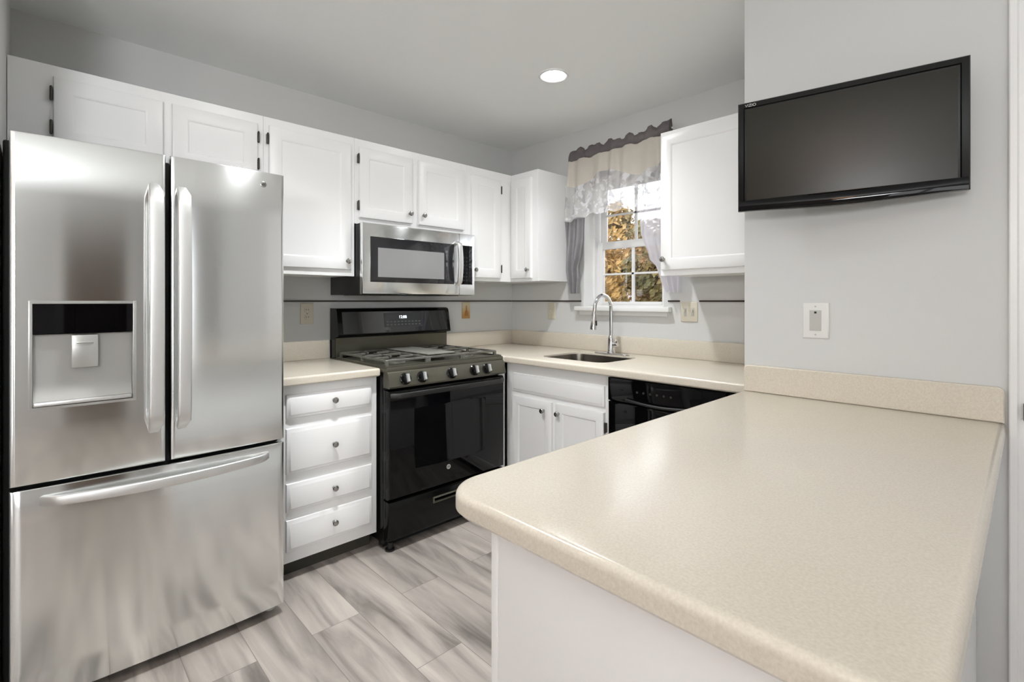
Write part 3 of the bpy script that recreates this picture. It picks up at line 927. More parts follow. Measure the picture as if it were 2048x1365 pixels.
# ------------------------------------------------------------------ refrigerator
FX = -2.06       # front plane at the edges of the doors
fr = thing('refrigerator', 'tall stainless steel french-door refrigerator with bottom freezer and water dispenser', 'refrigerator', (-2.45, .32, 0))
Y0, Y1, YM = -0.066, 0.708, 0.3195
def bulge(y):
    s = (y - (Y0 + Y1) / 2) / ((Y1 - Y0) / 2)
    return 0.013 * (1 - s * s)
def curved_door(y0, y1, z0, z1, thick=0.055, rnd=0.010, hole=None, depth=0.05, F0=FX):
    """door slab whose front bows gently; optional rectangular recess"""
    bm = B()
    ys = [y0 + (y1 - y0) * k / 28 for k in range(29)]
    zs = [z0 + (z1 - z0) * k / 6 for k in range(7)]
    if hole:
        a, b, c, d = hole
        ys = sorted([y for y in ys if abs(y - a) > .006 and abs(y - b) > .006] + [a, b])
        zs = sorted([z for z in zs if abs(z - c) > .01 and abs(z - d) > .01] + [c, d])
    # extra rows for the rounded rim
    ys = [y0 + rnd * .0, y0 + rnd * .3] + [y for y in ys if y0 + rnd < y < y1 - rnd] + [y1 - rnd * .3, y1]
    ys = sorted(set(ys + [y0 + rnd, y1 - rnd])); zs = sorted(set([z for z in zs if z0 + rnd * .7 < z < z1 - rnd * .7] + [z0, z0 + rnd * .2, z0 + rnd * .6, z1 - rnd * .6, z1 - rnd * .2, z1]))
    def rim(t, a, b, r):
        e = min(t - a, b - t)
        if e >= r: return 0
        q = 1 - e / r
        return r * (1 - math.sqrt(max(0, 1 - q * q)))
    V = {}
    for i, y in enumerate(ys):
        for j, z in enumerate(zs):
            x = F0 + bulge(y) - max(rim(y, y0, y1, rnd), rim(z, z0, z1, rnd * .6))
            V[i, j] = bm.verts.new((x, y, z))
    for i in range(len(ys) - 1):
        for j in range(len(zs) - 1):
            if hole and hole[0] - 1e-6 <= ys[i] and ys[i + 1] <= hole[1] + 1e-6 and hole[2] - 1e-6 <= zs[j] and zs[j + 1] <= hole[3] + 1e-6:
                continue
            bm.faces.new((V[i, j], V[i + 1, j], V[i + 1, j + 1], V[i, j + 1]))
    # sides and back
    ring = [V[i, 0] for i in range(len(ys))] + [V[len(ys) - 1, j] for j in range(1, len(zs))] + \
           [V[i, len(zs) - 1] for i in range(len(ys) - 2, -1, -1)] + [V[0, j] for j in range(len(zs) - 2, 0, -1)]
    back = [bm.verts.new((F0 - thick, v.co.y, v.co.z)) for v in ring]
    for k in range(len(ring)):
        bm.faces.new((ring[k], ring[(k + 1) % len(ring)], back[(k + 1) % len(ring)], back[k]))
    bm.faces.new(back)
    if hole:
        ii = [i for i, y in enumerate(ys) if hole[0] - 1e-6 <= y <= hole[1] + 1e-6]
        jj = [j for j, z in enumerate(zs) if hole[2] - 1e-6 <= z <= hole[3] + 1e-6]
        hr = [V[i, jj[0]] for i in ii] + [V[ii[-1], j] for j in jj[1:]] + [V[i, jj[-1]] for i in ii[-2::-1]] + [V[ii[0], j] for j in jj[-2:0:-1]]
        hb = [bm.verts.new((F0 - depth, v.co.y, v.co.z)) for v in hr]
        for k in range(len(hr)):
            bm.faces.new((hr[k], hr[(k + 1) % len(hr)], hb[(k + 1) % len(hr)], hb[k]))
        bm.faces.new(hb)
    return bm
obj('cabinet_body', pmesh((-2.83, FX - .062, -0.081, 0.705, 0.03, 1.735), bev=.006), 'blackmatte', fr, label='black cabinet body behind the steel doors')
bm = B()
bx(bm, FX - .061, FX - .056, Y0 + .01, Y1 - .01, .06, 1.74)
obj('gasket', bm, 'blackmatte', fr)
DY0, DY1, DZ0, DZ1 = -0.0215, 0.2275, 0.925, 1.246
ld = obj('left_door', curved_door(Y0, YM - .006, 0.699, 1.752, hole=(DY0, DY1, DZ0, DZ1), depth=.048), 'steel', fr, uv=True, smooth=28)
rd = obj('right_door', curved_door(YM + .006, Y1, 0.699, 1.752), 'steel', fr, uv=True, smooth=28)
fd = obj('freezer_drawer', curved_door(Y0, Y1, 0.040, 0.688), 'steel', fr, uv=True, smooth=28)
# dispenser: bezel, glossy top band, cavity with paddle and tray
bm = B()
def xb(y): return FX + bulge(y)
for (a, b, c, d) in ((DY0 - .004, DY0 + .005, DZ0 - .004, DZ1 + .004), (DY1 - .005, DY1 + .004, DZ0 - .004, DZ1 + .004)):
    bx(bm, xb((a + b) / 2) - .012, xb((a + b) / 2) + .0025, a, b, c, d, bev=.001)
N = 10
for (c, d) in ((DZ1 - .005, DZ1 + .004), (DZ0 - .004, DZ0 + .004)):
    for k in range(N):
        a = DY0 + (DY1 - DY0) * k / N; b = DY0 + (DY1 - DY0) * (k + 1) / N
        bx(bm, xb((a + b) / 2) - .012, xb((a + b) / 2) + .0022, a, b, c, d)
dp = obj('dispenser_bezel', bm, 'dispgrey', ld)
bm = B()
K = 16
v0 = []; v1 = []
for k in range(K + 1):
    y = DY0 + .006 + (DY1 - DY0 - .012) * k / K
    v0.append([bm.verts.new((xb(y) - .003, y, 1.149)), bm.verts.new((xb(y) - .003, y, DZ1 - .006)), bm.verts.new((xb(y) - .02, y, DZ1 - .006)), bm.verts.new((xb(y) - .02, y, 1.149))])
for a, b in zip(v0, v0[1:]):
    for i in range(4): bm.faces.new((a[i], a[(i + 1) % 4], b[(i + 1) % 4], b[i]))
bm.faces.new(v0[0]); bm.faces.new(v0[-1])
obj('dispenser_display', bm, 'blackglass', ld, smooth=40, label='glossy black display band of the dispenser')
bm = B()   # grey cavity liner: sloping back
ya, yb_ = DY0 + .006, DY1 - .006
pr = [(-.004, 1.147), (-.016, 1.143), (-.022, 1.00), (-.014, .955), (-.004, .938), (-.003, .930)]
L0 = [bm.verts.new((xb(.1) + d - .004, ya, z)) for d, z in pr]; L1 = [bm.verts.new((xb(.1) + d - .004, yb_, z)) for d, z in pr]
Lb = [bm.verts.new((FX - .04, ya, z)) for d, z in pr]; Lc = [bm.verts.new((FX - .04, yb_, z)) for d, z in pr]
for i in range(len(pr) - 1):
    bm.faces.new((L0[i], L0[i + 1], L1[i + 1], L1[i])); bm.faces.new((Lb[i], Lc[i], Lc[i + 1], Lb[i + 1]))
    bm.faces.new((L0[i], Lb[i], Lb[i + 1], L0[i + 1])); bm.faces.new((L1[i], L1[i + 1], Lc[i + 1], Lc[i]))
bm.faces.new((L0[0], L1[0], Lc[0], Lb[0])); bm.faces.new((L0[-1], Lb[-1], Lc[-1], L1[-1]))
obj('dispenser_cavity', bm, 'dispgrey', ld, smooth=60)
bm = B(); bx(bm, xb(.1) - .016, xb(.1) - .004, 0.071, 0.135, 1.040, 1.143, bev=.003)
bx(bm, xb(.1) - .006, xb(.1) - .001, 0.082, 0.124, 1.116, 1.122, bev=.001)
pd = obj('dispenser_paddle', bm, 'dispgrey', ld)
bm = B(); bx(bm, xb(.1) - .014, xb(.1) + .004, DY0 + .008, DY1 - .008, .931, .944, bev=.003); obj('drip_tray', bm, 'steelh', ld, uv=True)
# handles
def vhandle(y0, y1, door):
    bm = B()
    yc, hw = (y0 + y1) / 2, (y1 - y0) / 2
    pts = []; ws = []
    n = 26
    for k in range(n + 1):
        s = k / n
        z = 0.812 + (1.640 - 0.812) * s
        e = min(s, 1 - s)
        out = .052 * min(1, (e / .045)) ** .5 + .010 * math.sin(PI * s)
        pts.append((FX + .012 + out, yc, z))
        ws.append(hw * (0.72 + .28 * min(1, e / .03)))
    ribbon(bm, pts, (0, 1, 0), ws, (1, 0, 0), .018)
    obj('handle', bm, 'steelh', door, uv=True, smooth=60)
vhandle(0.258, 0.300, ld)
vhandle(0.338, 0.378, rd)
bm = B()
pts = []; ws = []
n = 30
for k in range(n + 1):
    s = k / n
    y = 0.006 + (0.640 - 0.006) * s
    e = min(s, 1 - s)
    out = .022 * min(1, (e / .05)) ** .6 + .042 * math.sin(PI * s) ** .9
    pts.append((xb(y) + .002 + out, y, 0.648))
    ws.append(.0145 + .002 * math.sin(PI * s))
ribbon(bm, pts, (0, 0, 1), ws, (1, 0, 0), .018)
obj('handle', bm, 'steelh', fd, uv=True, smooth=60)
# round emblem on the right door
def emblem(parent, F, u, f, z, r, m='silver'):
    bm = B()
    lathe(bm, [(0, r), (.0015, r), (.002, r * .9), (.0015, r * .84), (.0008, r * .80)], axis_f(F, u, f, z), 28)
    e = obj('emblem', bm, m, parent, label='round silver maker badge')
    tb = text_mesh('GE', r * 1.05, .0014, lambda x, y, d: F(u + x if F is FB else u + x, f + .0015 + d, z + y))
    obj('letters', tb, 'slot', e, smooth=None)
emblem(rd, FA, 0.628, xb(0.628) - .0006, 1.702, .011, 'nickel')
# feet
for yy in (0.02, 0.675):
    bm = B()
    lathe(bm, [(0, .020), (.006, .020), (.010, .012), (.05, .011)], axis_z(FX - .075, yy, 0.0), 16)
    obj('foot', bm, 'greyplastic', fr)
obj('base_grille', pmesh((FX - .20, FX - .095, -0.06, 0.69, 0.008, 0.05)), 'blackmatte', fr)

# ------------------------------------------------------------------ range
RY0, RY1 = 1.2335, 2.0165
rg = thing('range', 'freestanding black gas range with cast iron grates below the microwave', 'stove', (-2.5, 1.625, 0))
obj('oven_body', pmesh((-2.845, -2.225, RY0 + .006, RY1 - .006, 0.035, 0.895), bev=.003), 'black', rg)
bm = B(); bx(bm, -2.845, -2.188, RY0, RY1, 0.892, 0.918, bev=.006)
bx(bm, -2.80, -2.215, RY0 + .004, RY0 + .020, .917, .926, bev=.003); bx(bm, -2.80, -2.215, RY1 - .020, RY1 - .004, .917, .926, bev=.003)
bx(bm, -2.228, -2.200, RY0 + .004, RY1 - .004, .917, .924, bev=.003)
obj('cooktop', bm, 'darkmetal', rg)
bm = B()    # front control panel, leaning back
prof = [(-2.225, .892), (-2.186, .896), (-2.180, .888), (-2.160, .825), (-2.166, .816), (-2.225, .816)]
a = [bm.verts.new((x, RY0 + .004, z)) for x, z in prof]; b = [bm.verts.new((x, RY1 - .004, z)) for x, z in prof]
for i in range(len(prof)):
    j = (i + 1) % len(prof); bm.faces.new((a[i], a[j], b[j], b[i]))
bm.faces.new(a); bm.faces.new(b)
cpn = obj('control_panel', bm, 'darkmetal', rg)
for ky in (1.328, 1.428, 1.617, 1.775, 1.868):
    bm = B()
    ca, sa = math.cos(.30), math.sin(.30)
    def P(d, an, r, ky=ky):
        # axis tilted up with the panel
        return (-2.170 + d * ca - r * math.sin(an) * sa, ky + r * math.cos(an), .857 + d * sa + r * math.sin(an) * ca)
    lathe(bm, [(-.002, .030), (.004, .030), (.007, .0255), (.022, .0235), (.026, .020)], P, 24)
    kb = obj('knob', bm, 'black', cpn)
    bm = B()
    vs = []
    for (d, s) in ((.02, 1), (.038, .8)):
        for (r, c) in ((-.023, -.0065), (.023, -.0065), (.023, .0065), (-.023, .0065)):
            r *= s
            vs.append(bm.verts.new((-2.170 + d * ca - r * sa, ky + c, .857 + d * sa + r * ca)))
    for q in ((0, 1, 2, 3), (4, 5, 6, 7), (0, 1, 5, 4), (1, 2, 6, 5), (2, 3, 7, 6), (3, 0, 4, 7)): bm.faces.new([vs[i] for i in q])
    obj('grip', bm, 'nickel' if False else 'silver', kb, label='silver grip bar of the knob')
# oven door
bm = B(); nest(bm, RY0 + .006, RY1 - .006, 0.262, 0.803, [(0, -2.224), (0, -2.190), (.004, -2.180), (.012, -2.176)], FA)
od = obj('oven_door', bm, 'black', rg)
bm = B(); nest(bm, RY0 + .012, RY1 - .012, 0.268, 0.797, [(0, -2.1765), (0, -2.1745), (.002, -2.1735)], FA)
ow = obj('door_glass', bm, 'blackglass', od)
bm = B(); nest(bm, 1.385, 1.865, 0.385, 0.700, [(0, -2.1736), (0, -2.1731), (.003, -2.1730), (.008, -2.1733)], FA)
obj('oven_window', bm, 'ovenglass', ow)
emblem(od, FA, 1.600, -2.1736, 0.352, .013)
bm = B()
pts = []
n = 24
for k in range(n + 1):
    s = k / n
    e = min(s, 1 - s)
    y = 1.250 + (1.998 - 1.250) * s
    out = .030 * min(1, e / .05) ** .5 + .026 * math.sin(PI * s)
    pts.append((-2.174 + out, y, .780 + .006 * math.sin(PI * s)))
ribbon(bm, pts, (0, 0, 1), .0125, (1, 0, 0), .017)
obj('handle', bm, 'blackmatte', od, smooth=60)
# storage drawer with handle slot
bm = B(); nest(bm, RY0 + .006, RY1 - .006, 0.056, 0.252, [(0, -2.224), (0, -2.192), (.004, -2.182), (.012, -2.178)], FA)
dw = obj('storage_drawer', bm, 'black', rg)
bm = B(); nest(bm, 1.500, 1.750, 0.180, 0.212, [(0, -2.1785), (0, -2.172), (.003, -2.168), (.006, -2.168), (.009, -2.178)], FA)
obj('pull', bm, 'darkmetal', dw)
for yy in (RY0 + .035, RY1 - .035):
    bm = B(); lathe(bm, [(0, .024), (.008, .024), (.012, .012), (.04, .012)], axis_z(-2.215, yy, 0), 18); obj('foot', bm, 'blackmatte', rg)
obj('kick_plate', pmesh((-2.30, -2.26, RY0 + .02, RY1 - .02, 0.004, .06)), 'blackmatte', rg)
# backguard
bm = B()
prof = [(-2.845, .915), (-2.775, .915), (-2.775, 1.036), (-2.735, 1.044), (-2.730, 1.052), (-2.754, 1.188), (-2.764, 1.200), (-2.785, 1.206), (-2.845, 1.206)]
def prism(bm, prof, y0, y1, r=0):
    a = [bm.verts.new((x, y0, z)) for x, z in prof]; b = [bm.verts.new((x, y1, z)) for x, z in prof]
    for i in range(len(prof)):
        j = (i + 1) % len(prof); bm.faces.new((a[i], a[j], b[j], b[i]))
    bm.faces.new(a); bm.faces.new(b)
prism(bm, prof, RY0 + .002, RY1 + .010)
bgd = obj('backguard', bm, 'black', rg)
bm = B(); bx(bm, -2.7765, -2.7735, RY0 + .004, RY1 + .008, .925, 1.032); obj('lower_panel', bm, 'darkmetal', bgd)
def on_bg(u, s, d):   # s: 0 bottom .. 1 top on the leaning face, d: outwards
    x0, z0, x1, z1 = -2.730, 1.052, -2.754, 1.188
    nx, nz = (z1 - z0), -(x1 - x0); L = math.hypot(nx, nz)
    return (x0 + (x1 - x0) * s + nx / L * d, u, z0 + (z1 - z0) * s + nz / L * d)
def panel_bg(u0, u1, s0, s1, d0, d1):
    bm = B()
    vs = [bm.verts.new(on_bg(u, s, d)) for u in (u0, u1) for s in (s0, s1) for d in (d0, d1)]
    for q in [(0, 1, 3, 2), (4, 6, 7, 5), (0, 4, 5, 1), (2, 3, 7, 6), (0, 2, 6, 4), (1, 5, 7, 3)]: bm.faces.new([vs[i] for i in q])
    return bm
obj('control_glass', panel_bg(RY0 + .03, RY1 - .015, .03, .97, 0.0, .0025), 'panelglass', bgd)
dpn = obj('display_panel', panel_bg(1.53, 1.80, .26, .90, .0024, .0036), 'display', bgd)
tb = text_mesh('12:08', .026, .0006, lambda x, y, d: on_bg(1.662 + x, .70 + y / .141, .0042 + d))
obj('clock_digits', tb, 'clock', dpn, smooth=None, label='glowing white clock digits')
bm = B()
for i in range(2):
    for k in range(10):
        vs = panel_bg(1.545 + k * .0255, 1.560 + k * .0255, .34 + i * .13, .39 + i * .13, .0037, .0041)
        tmp = bpy.data.meshes.new('t'); vs.to_mesh(tmp); vs.free(); bm.from_mesh(tmp); bpy.data.meshes.remove(tmp)
M['keys'] = pmat('printed_keys', (.13, .135, .14), .4, var=.02)
obj('touch_keys', bm, 'keys', dpn)
# burners and grates
for i, (bx_, by) in enumerate(((-2.36, 1.39), (-2.64, 1.39), (-2.50, 1.625), (-2.36, 1.86), (-2.64, 1.86))):
    bm = B()
    lathe(bm, [(0, .05), (.004, .048), (.006, .036), (.014, .036), (.016, .030), (.020, .028)], axis_z(bx_, by, .9185), 24)
    obj('burner', bm, 'iron', rg)
def grate(y0, y1):
    bm = B()
    x0, x1 = -2.755, -2.235
    zt, h, wd = .952, .012, .012
    def bar(p, q, hh=h):
        (xa, ya), (xb2, yb2) = p, q
        if abs(xa - xb2) > abs(ya - yb2): bx(bm, min(xa, xb2), max(xa, xb2), ya - wd / 2, ya + wd / 2, zt - hh, zt, bev=.002, seg=1)
        else: bx(bm, xa - wd / 2, xa + wd / 2, min(ya, yb2), max(ya, yb2), zt - hh, zt, bev=.002, seg=1)
    bar((x0, y0), (x1, y0)); bar((x0, y1), (x1, y1)); bar((x0, y0), (x0, y1)); bar((x1, y0), (x1, y1))
    xm, ym = (x0 + x1) / 2, (y0 + y1) / 2
    bar((xm, y0), (xm, y1))
    for cx_ in ((x0 + xm) / 2, (x1 + xm) / 2):
        for sgn in (-1, 1):
            bar((cx_, ym + sgn * .035), (cx_, y0 if sgn < 0 else y1))
            bar((cx_ + sgn * .035, ym), ((x0 if sgn < 0 else xm) if cx_ < xm else (xm if sgn < 0 else x1), ym))
    for xx in (x0, xm, x1):
        for yy in (y0, y1):
            bx(bm, xx - .008, xx + .008, yy - .008, yy + .008, .9185, zt - .002, bev=.002, seg=1)
    return bm
obj('grate', grate(1.262, 1.500), 'iron', rg)
bm = grate(1.516, 1.734)
obj('grate', bm, 'iron', rg)
obj('grate', grate(1.750, 1.988), 'iron', rg)
bm = B(); bx(bm, -2.72, -2.27, 1.535, 1.715, .9525, .960, bev=.003)
nb = B()
obj('griddle', bm, 'griddle' if 'griddle' in M else 'greyplastic', rg, label='flat grey griddle plate over the middle burner')
nb.free()

# ------------------------------------------------------------------ microwave
mw = thing('microwave', 'stainless over-the-range microwave with black window above the range', 'microwave', (-2.65, 1.62, 1.28))
obj('case', pmesh((-2.858, -2.482, 1.243, 2.012, 1.284, 1.669), bev=.003), 'blackmatte', mw, label='black case of the microwave')
bm = B(); nest(bm, 1.241, 2.014, 1.286, 1.671, [(0, -2.481), (0, -2.462), (.003, -2.455), (.010, -2.452)], FA)
ff = obj('front_frame', bm, 'steelmw' if 'steelmw' in M else 'steel', mw, uv=True)
bm = B(); nest(bm, 1.286, 1.846, 1.352, 1.598, [(0, -2.4525), (0, -2.4495), (.002, -2.4485)], FA)
dr = obj('door_window', bm, 'mwglass', mw)
bm = B(); nest(bm, 1.330, 1.770, 1.380, 1.540, [(0, -2.4486), (0, -2.4480), (.003, -2.4477)], FA)
obj('mesh_screen', bm, 'mesh', dr)
bm = B(); nest(bm, 1.897, 1.990, 1.352, 1.597, [(0, -2.4525), (0, -2.4500), (.002, -2.4490)], FA)
kp = obj('control_panel', bm, 'blackglass', mw)
bm = B()
for r in range(7):
    for c in range(3):
        bx(bm, 1.912 + c * .024, 1.927 + c * .024, -2.4491, -2.4484, 1.372 + r * .024, 1.382 + r * .024, FA)
obj('touch_keys', bm, 'mwglass', kp)
bm = B(); bx(bm, 1.888, 1.8895, -2.4535, -2.4515, 1.290, 1.668, FA); obj('door_seam', bm, 'slot', mw)
bm = B()
pts = []
for k in range(21):
    s = k / 20; e = min(s, 1 - s)
    pts.append((-2.452 + .030 * min(1, e / .06) ** .5 + .012 * math.sin(PI * s), 1.868, 1.350 + .262 * s))
ribbon(bm, pts, (0, 1, 0), .0165, (1, 0, 0), .014)
obj('handle', bm, 'steelh', mw, uv=True, smooth=60)
bm = B()
for k in range(16): bx(bm, -2.80, -2.55, 1.30 + k * .042, 1.325 + k * .042, 1.281, 1.285)
obj('grease_filter', bm, 'hinge', mw)

# ------------------------------------------------------------------ television
tv = thing('television', 'black flat-screen television on a swivel wall bracket, switched off', 'television', (-.4, 1.80, 1.74))
L = Vector((-0.694, 1.737)); R_ = Vector((-0.112, 1.844))
dirv = (R_ - L).normalized(); TW = (R_ - L).length
nv = Vector((dirv.y, -dirv.x))
def FT(u, f, z):
    p = L + dirv * u + nv * f
    return (p.x, p.y, z)
tz0, tz1 = 1.556, 1.926
bm = B()
nest(bm, 0, TW, tz0, tz1, [(.012, -.032), (.001, -.022), (0, -.004), (.003, 0), (.018, .0005), (.021, -.004), (.03, -.0045)], FT)
bz = obj('bezel', bm, 'black', tv)
bm = B()
nest(bm, .026, TW - .026, tz0 + .036, tz1 - .026, [(0, -.0044), (0, -.0036), (.001, -.0034)], FT)
obj('screen', bm, 'screen', tv)
# lower rail, gently bowed
bm = B()
n = 24
rows = []
for k in range(n + 1):
    s = k / n
    u = .004 + (TW - .008) * s
    zb = tz0 - .010 * math.sin(PI * s) ** 1.5
    ft = .003 + .007 * math.sin(PI * s)
    rows.append([bm.verts.new(FT(u, -.008, zb)), bm.verts.new(FT(u, ft * .5, zb + .001)), bm.verts.new(FT(u, ft, zb + .008)), bm.verts.new(FT(u, ft * .8, tz0 + .026)),
                 bm.verts.new(FT(u, .0005, tz0 + .0345)), bm.verts.new(FT(u, -.008, tz0 + .0345))])
for a, b in zip(rows, rows[1:]):
    for i in range(6): bm.faces.new((a[i], a[(i + 1) % 6], b[(i + 1) % 6], b[i]))
bm.faces.new(rows[0]); bm.faces.new(rows[-1])
obj('lower_rail', bm, 'blackglass', tv, smooth=50)
tb = text_mesh('VIZIO', .0135, .0006, lambda x, y, d: FT(.040 + x, .0008 + d, tz1 - .0125 + y))
obj('logo', tb, 'silver', tv, smooth=None, label='small grey maker lettering')
bm = B()
mid = L + dirv * (TW / 2)
bx(bm, mid.x - .05, mid.x + .05, 1.905, 1.9195, 1.66, 1.80, bev=.003)
tube(bm, [(mid.x, 1.91, 1.73), (mid.x - nv.x * .03, mid.y - nv.y * .03, 1.73)], .016, 12)
bx(bm, mid.x - .04, mid.x + .04, mid.y + .028, mid.y + .036, 1.68, 1.78, bev=.002)
obj('wall_bracket', bm, 'blackmatte', tv)

# ------------------------------------------------------------------ wall plates
def plate(name, label, cat, F, u0, u1, z0, z1, f, m, kind, group=None):
    uc, zc = (u0 + u1) / 2, (z0 + z1) / 2
    t = thing(name, label, cat, F(uc, f, zc), group)
    bm = B(); nest(bm, u0, u1, z0, z1, [(0, f), (0, f + .003), (.002, f + .0055), (.005, f + .0065)], F)
    obj('cover_plate', bm, m, t)
    return t, uc, zc
t, uc, zc = plate('outlet', 'white decorator outlet plate on the wall below the television', 'outlet', FB, -.545, -.466, 1.122, 1.243, -1.9195, 'whiteplastic', 'd')
bm = B(); nest(bm, uc - .0175, uc + .0175, zc - .035, zc + .035, [(0, -1.913), (0, -1.9115), (.0015, -1.911)], FB); r = obj('receptacle', bm, 'greyplastic', t)
one('slot', 'slot', r, uc - .003, uc + .004, -1.9112, -1.9104, zc + .024, zc + .031, FB)
for dz in (-.048, .048):
    bm = B(); lathe(bm, [(0, .0028), (.001, .0028), (.0014, .002)], axis_f(FB, uc, -1.913, zc + dz), 10)
    obj('screw', bm, 'greyplastic', t)

t, uc, zc = plate('light_switch', 'ivory double light switch plate right of the window', 'switch', FB, -1.418, -1.316, 1.128, 1.243, -2.7295, 'ivory', 's')
for du in (-.023, .023):
    bm = B(); nest(bm, uc + du - .008, uc + du + .008, zc - .024, zc + .024, [(0, -2.723), (0, -2.7205), (.001, -2.720)], FB)
    s = obj('toggle_frame', bm, 'greyplastic', t)
    bm = B(); bx(bm, uc + du - .004, uc + du + .004, -2.720, -2.711, zc + .001, zc + .013, FB, bev=.001); obj('toggle', bm, 'ivory', s)
t, uc, zc = plate('light_switch', 'ivory single switch plate in the corner, left of the window', 'switch', FB, -2.47, -2.40, 1.115, 1.235, -2.7295, 'ivory', 's')
bm = B(); bx(bm, uc - .005, uc + .005, -2.723, -2.712, zc - .008, zc + .010, FB, bev=.001); obj('toggle', bm, 'ivory', t)
t, uc, zc = plate('outlet', 'ivory duplex outlet between the fridge and the range', 'outlet', FA, 1.068, 1.142, 1.117, 1.236, -2.8595, 'ivory', 'o')
for dz in (-.021, .021):
    bm = B(); lathe(bm, [(0, .0165), (.002, .0165), (.003, .0155)], axis_f(FA, uc, -2.853, zc + dz), 22)
    r = obj('receptacle', bm, 'ivory', t)
    for du in (-.006, .006): one('slot', 'slot', r, uc + du - .0012, uc + du + .0012, -2.8501, -2.8492, zc + dz - .003, zc + dz + .006, FA)
bm = B(); lathe(bm, [(0, .003), (.002, .003), (.003, .002)], axis_f(FA, uc, -2.853, zc), 10)
obj('screw', bm, 'nickel', t)

def mat_picture():
    m, n, b = new_mat('amber_printed_plate')
    tc = n.nodes.new('ShaderNodeTexCoord')
    sx = n.nodes.new('ShaderNodeSeparateXYZ'); n.links.new(tc.outputs['Generated'], sx.inputs[0])
    cr = n.nodes.new('ShaderNodeValToRGB')
    e = cr.color_ramp.elements
    e[0].position = .10; e[0].color = (.46, .25, .08, 1)
    e[1].position = .8; e[1].color = (.58, .50, .34, 1)
    k = e.new(.3); k.color = (.52, .29, .09, 1)
    n.links.new(sx.outputs[2], cr.inputs[0]); n.links.new(cr.outputs[0], b.inputs['Base Color'])
    b.inputs['Roughness'].default_value = .4
    return m
M['plate'] = mat_picture()
t, uc, zc = plate('light_switch', 'tan and orange decorated switch plate right of the range', 'switch', FA, 2.225, 2.297, 1.120, 1.240, -2.8595, 'plate', 's')
bm = B()
poly = [(-.018, -.04), (.018, -.04), (.014, -.012), (.005, .004), (.003, .035), (-.003, .035), (-.005, .004), (-.014, -.012)]
a = [bm.verts.new(FA(uc + u, -2.8531, zc + z)) for u, z in poly]; b = [bm.verts.new(FA(uc + u, -2.8515, zc + z)) for u, z in poly]
for i in range(8): bm.faces.new((a[i], a[(i + 1) % 8], b[(i + 1) % 8], b[i]))
bm.faces.new(a); bm.faces.new(b)
M['amber'] = pmat('amber_motif', (.36, .17, .05), .45, var=.15, vscale=90)
obj('motif', bm, 'amber', t)

# ------------------------------------------------------------------ window valance
va = thing('valance', 'sheer cream window valance with dark mauve gathered heading and embroidered hem', 'curtain', (-1.83, 2.66, 1.3))
def sheet(x0, x1, ztop, zbot, yf, nx=120, nz=24, keep=None):
    """cloth between two height functions"""
    bm = B()
    V = [[bm.verts.new((x0 + (x1 - x0) * i / nx, yf(x0 + (x1 - x0) * i / nx, j / nz), ztop(x0 + (x1 - x0) * i / nx) + (zbot(x0 + (x1 - x0) * i / nx) - ztop(x0 + (x1 - x0) * i / nx)) * j / nz)) for j in range(nz + 1)] for i in range(nx + 1)]
    for i in range(nx):
        for j in range(nz):
            bm.faces.new((V[i][j], V[i + 1][j], V[i + 1][j + 1], V[i][j + 1]))
    return bm
VX0, VX1 = -2.205, -1.445
# heading: ruched tube over the rod
bm = B()
nx, nr = 150, 16
rings = []
rnd = random.Random(4)
ph = [rnd.uniform(0, 6) for _ in range(6)]
for i in range(nx + 1):
    x = VX0 + (VX1 - VX0) * i / nx
    t_ = i / nx
    ruche = .35 * math.sin(x * 95 + ph[0]) + .3 * math.sin(x * 61 + ph[1]) + .3 * math.sin(x * 150 + ph[2])
    top = 2.285 + .010 * math.sin(x * 47 + ph[3]) + .008 * math.sin(x * 83 + ph[4]) + (.022 * max(0, (t_ - .78) / .22) ** .6)
    bot = 2.207 + .004 * math.sin(x * 70 + ph[5]) + .02 * t_
    cz_, hz = (top + bot) / 2, (top - bot) / 2
    ring = []
    for k in range(nr):
        a = 2 * PI * k / nr
        rr = 1 + .16 * ruche
        ring.append(bm.verts.new((x + .004 * math.sin(a * 2 + i), 2.662 - .020 * rr * math.cos(a), cz_ + hz * math.sin(a))))
    rings.append(ring)
for a, b in zip(rings, rings[1:]):
    for i in range(nr): bm.faces.new((a[i], a[(i + 1) % nr], b[(i + 1) % nr], b[i]))
bm.faces.new(rings[0]); bm.faces.new(rings[-1])
obj('heading', bm, 'satin_dark', va, smooth=60, label='dark mauve gathered heading')
fold = lambda x, s: 2.655 + (.006 + .010 * s) * math.sin(x * 52 + 1.2 * math.sin(x * 17)) - .012 * s
obj('sheer_panel', sheet(VX0, VX1, lambda x: 2.215 + .02 * (x - VX0) / .76, lambda x: 2.06 + .035 * math.sin(x * 13 + 1), fold, 140, 10), 'cream', va, smooth=80, label='plain cream sheer top band')
hem = lambda x: 1.800 + .016 * abs(math.sin(x * 26)) - .03 * max(0, (-2.03 - x) / .17) + .012
obj('embroidered_band', sheet(VX0 - .03, VX1 + .02, lambda x: 2.06 + .035 * math.sin(x * 13 + 1), hem,
    lambda x, s: fold(x, 1) - .004 - .012 * s * math.sin(x * 37) - .012 * s, 150, 24), 'lace', va, smooth=80, label='white and grey embroidered sheer band')
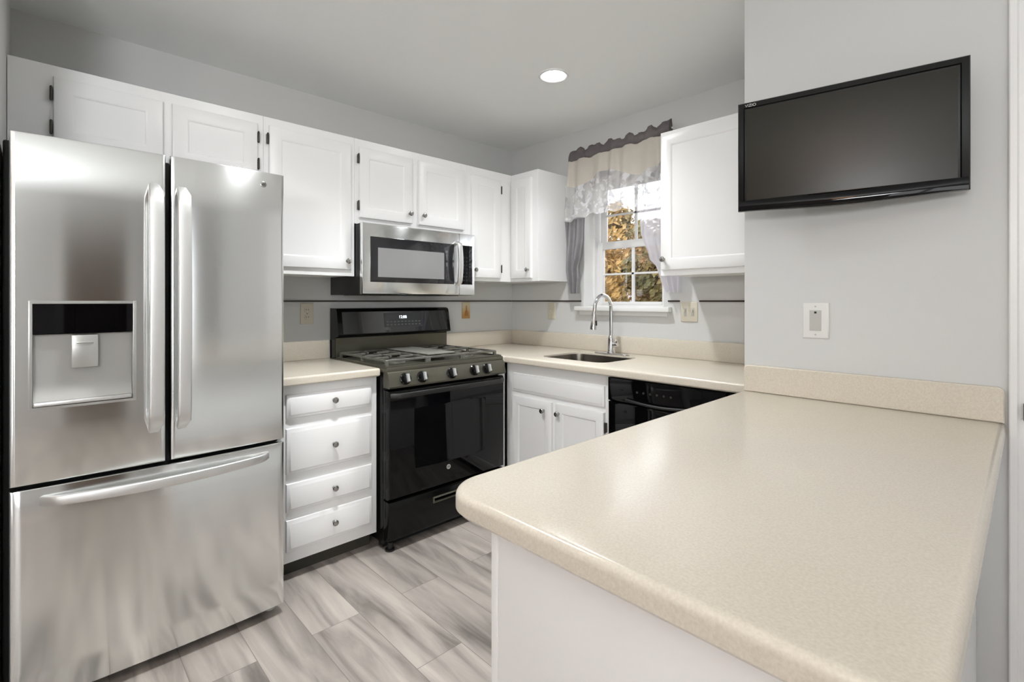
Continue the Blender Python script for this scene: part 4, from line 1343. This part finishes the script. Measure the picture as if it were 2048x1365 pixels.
# satin tails (jabots)
def tail(pts_l, pts_r, zs, name, m, amp, fr_, ybase=2.668, label=None):
    bm = B()
    n = 40
    rows = []
    for k, z in enumerate(zs):
        row = []
        for i in range(n + 1):
            s = i / n
            x = pts_l[k] + (pts_r[k] - pts_l[k]) * s
            y = ybase + amp * math.sin(s * fr_ + k * .15) - .01 * (k / len(zs))
            row.append(bm.verts.new((x, y, z)))
        rows.append(row)
    for a, b in zip(rows, rows[1:]):
        for i in range(n): bm.faces.new((a[i], a[i + 1], b[i + 1], b[i]))
    return obj(name, bm, m, va, smooth=80, label=label)
def lerp(tab, z):
    tab = sorted(tab)
    if z <= tab[0][0]: return tab[0][1]
    for (a, x), (b, y) in zip(tab, tab[1:]):
        if z <= b: return x + (y - x) * (z - a) / (b - a)
    return tab[-1][1]
N = 30
zs = [1.815 - (1.815 - 1.300) * k / N for k in range(N + 1)]
tail([lerp([(1.30, -2.195), (1.45, -2.235), (1.60, -2.25), (1.82, -2.258)], z) for z in zs],
     [lerp([(1.30, -2.128), (1.40, -2.118), (1.48, -2.125), (1.55, -2.098), (1.66, -2.080), (1.82, -2.090)], z) for z in zs], zs, 'side_tail', 'satin', .016, 15, label='lavender grey satin tail left of the window')
zs = [1.835 - (1.835 - 1.300) * k / N for k in range(N + 1)]
tail([lerp([(1.30, -1.475), (1.37, -1.505), (1.42, -1.525), (1.46, -1.545), (1.50, -1.590), (1.54, -1.600), (1.58, -1.622), (1.66, -1.655), (1.84, -1.668)], z) for z in zs],
     [lerp([(1.30, -1.385), (1.84, -1.37)], z) for z in zs], zs, 'side_tail', 'organza', .014, 22, label='pale lavender sheer tail right of the window')
# rod
bm = B()
tube(bm, [(VX0 - .004, 2.7295, 2.246), (VX0 - .002, 2.67, 2.246), (VX0 + .02, 2.6625, 2.246), (-1.85, 2.662, 2.246), (VX1 - .02, 2.6625, 2.262), (VX1 + .002, 2.67, 2.262), (VX1 + .004, 2.7295, 2.262)], .006, 8)
obj('rod', bm, 'trimw', va)
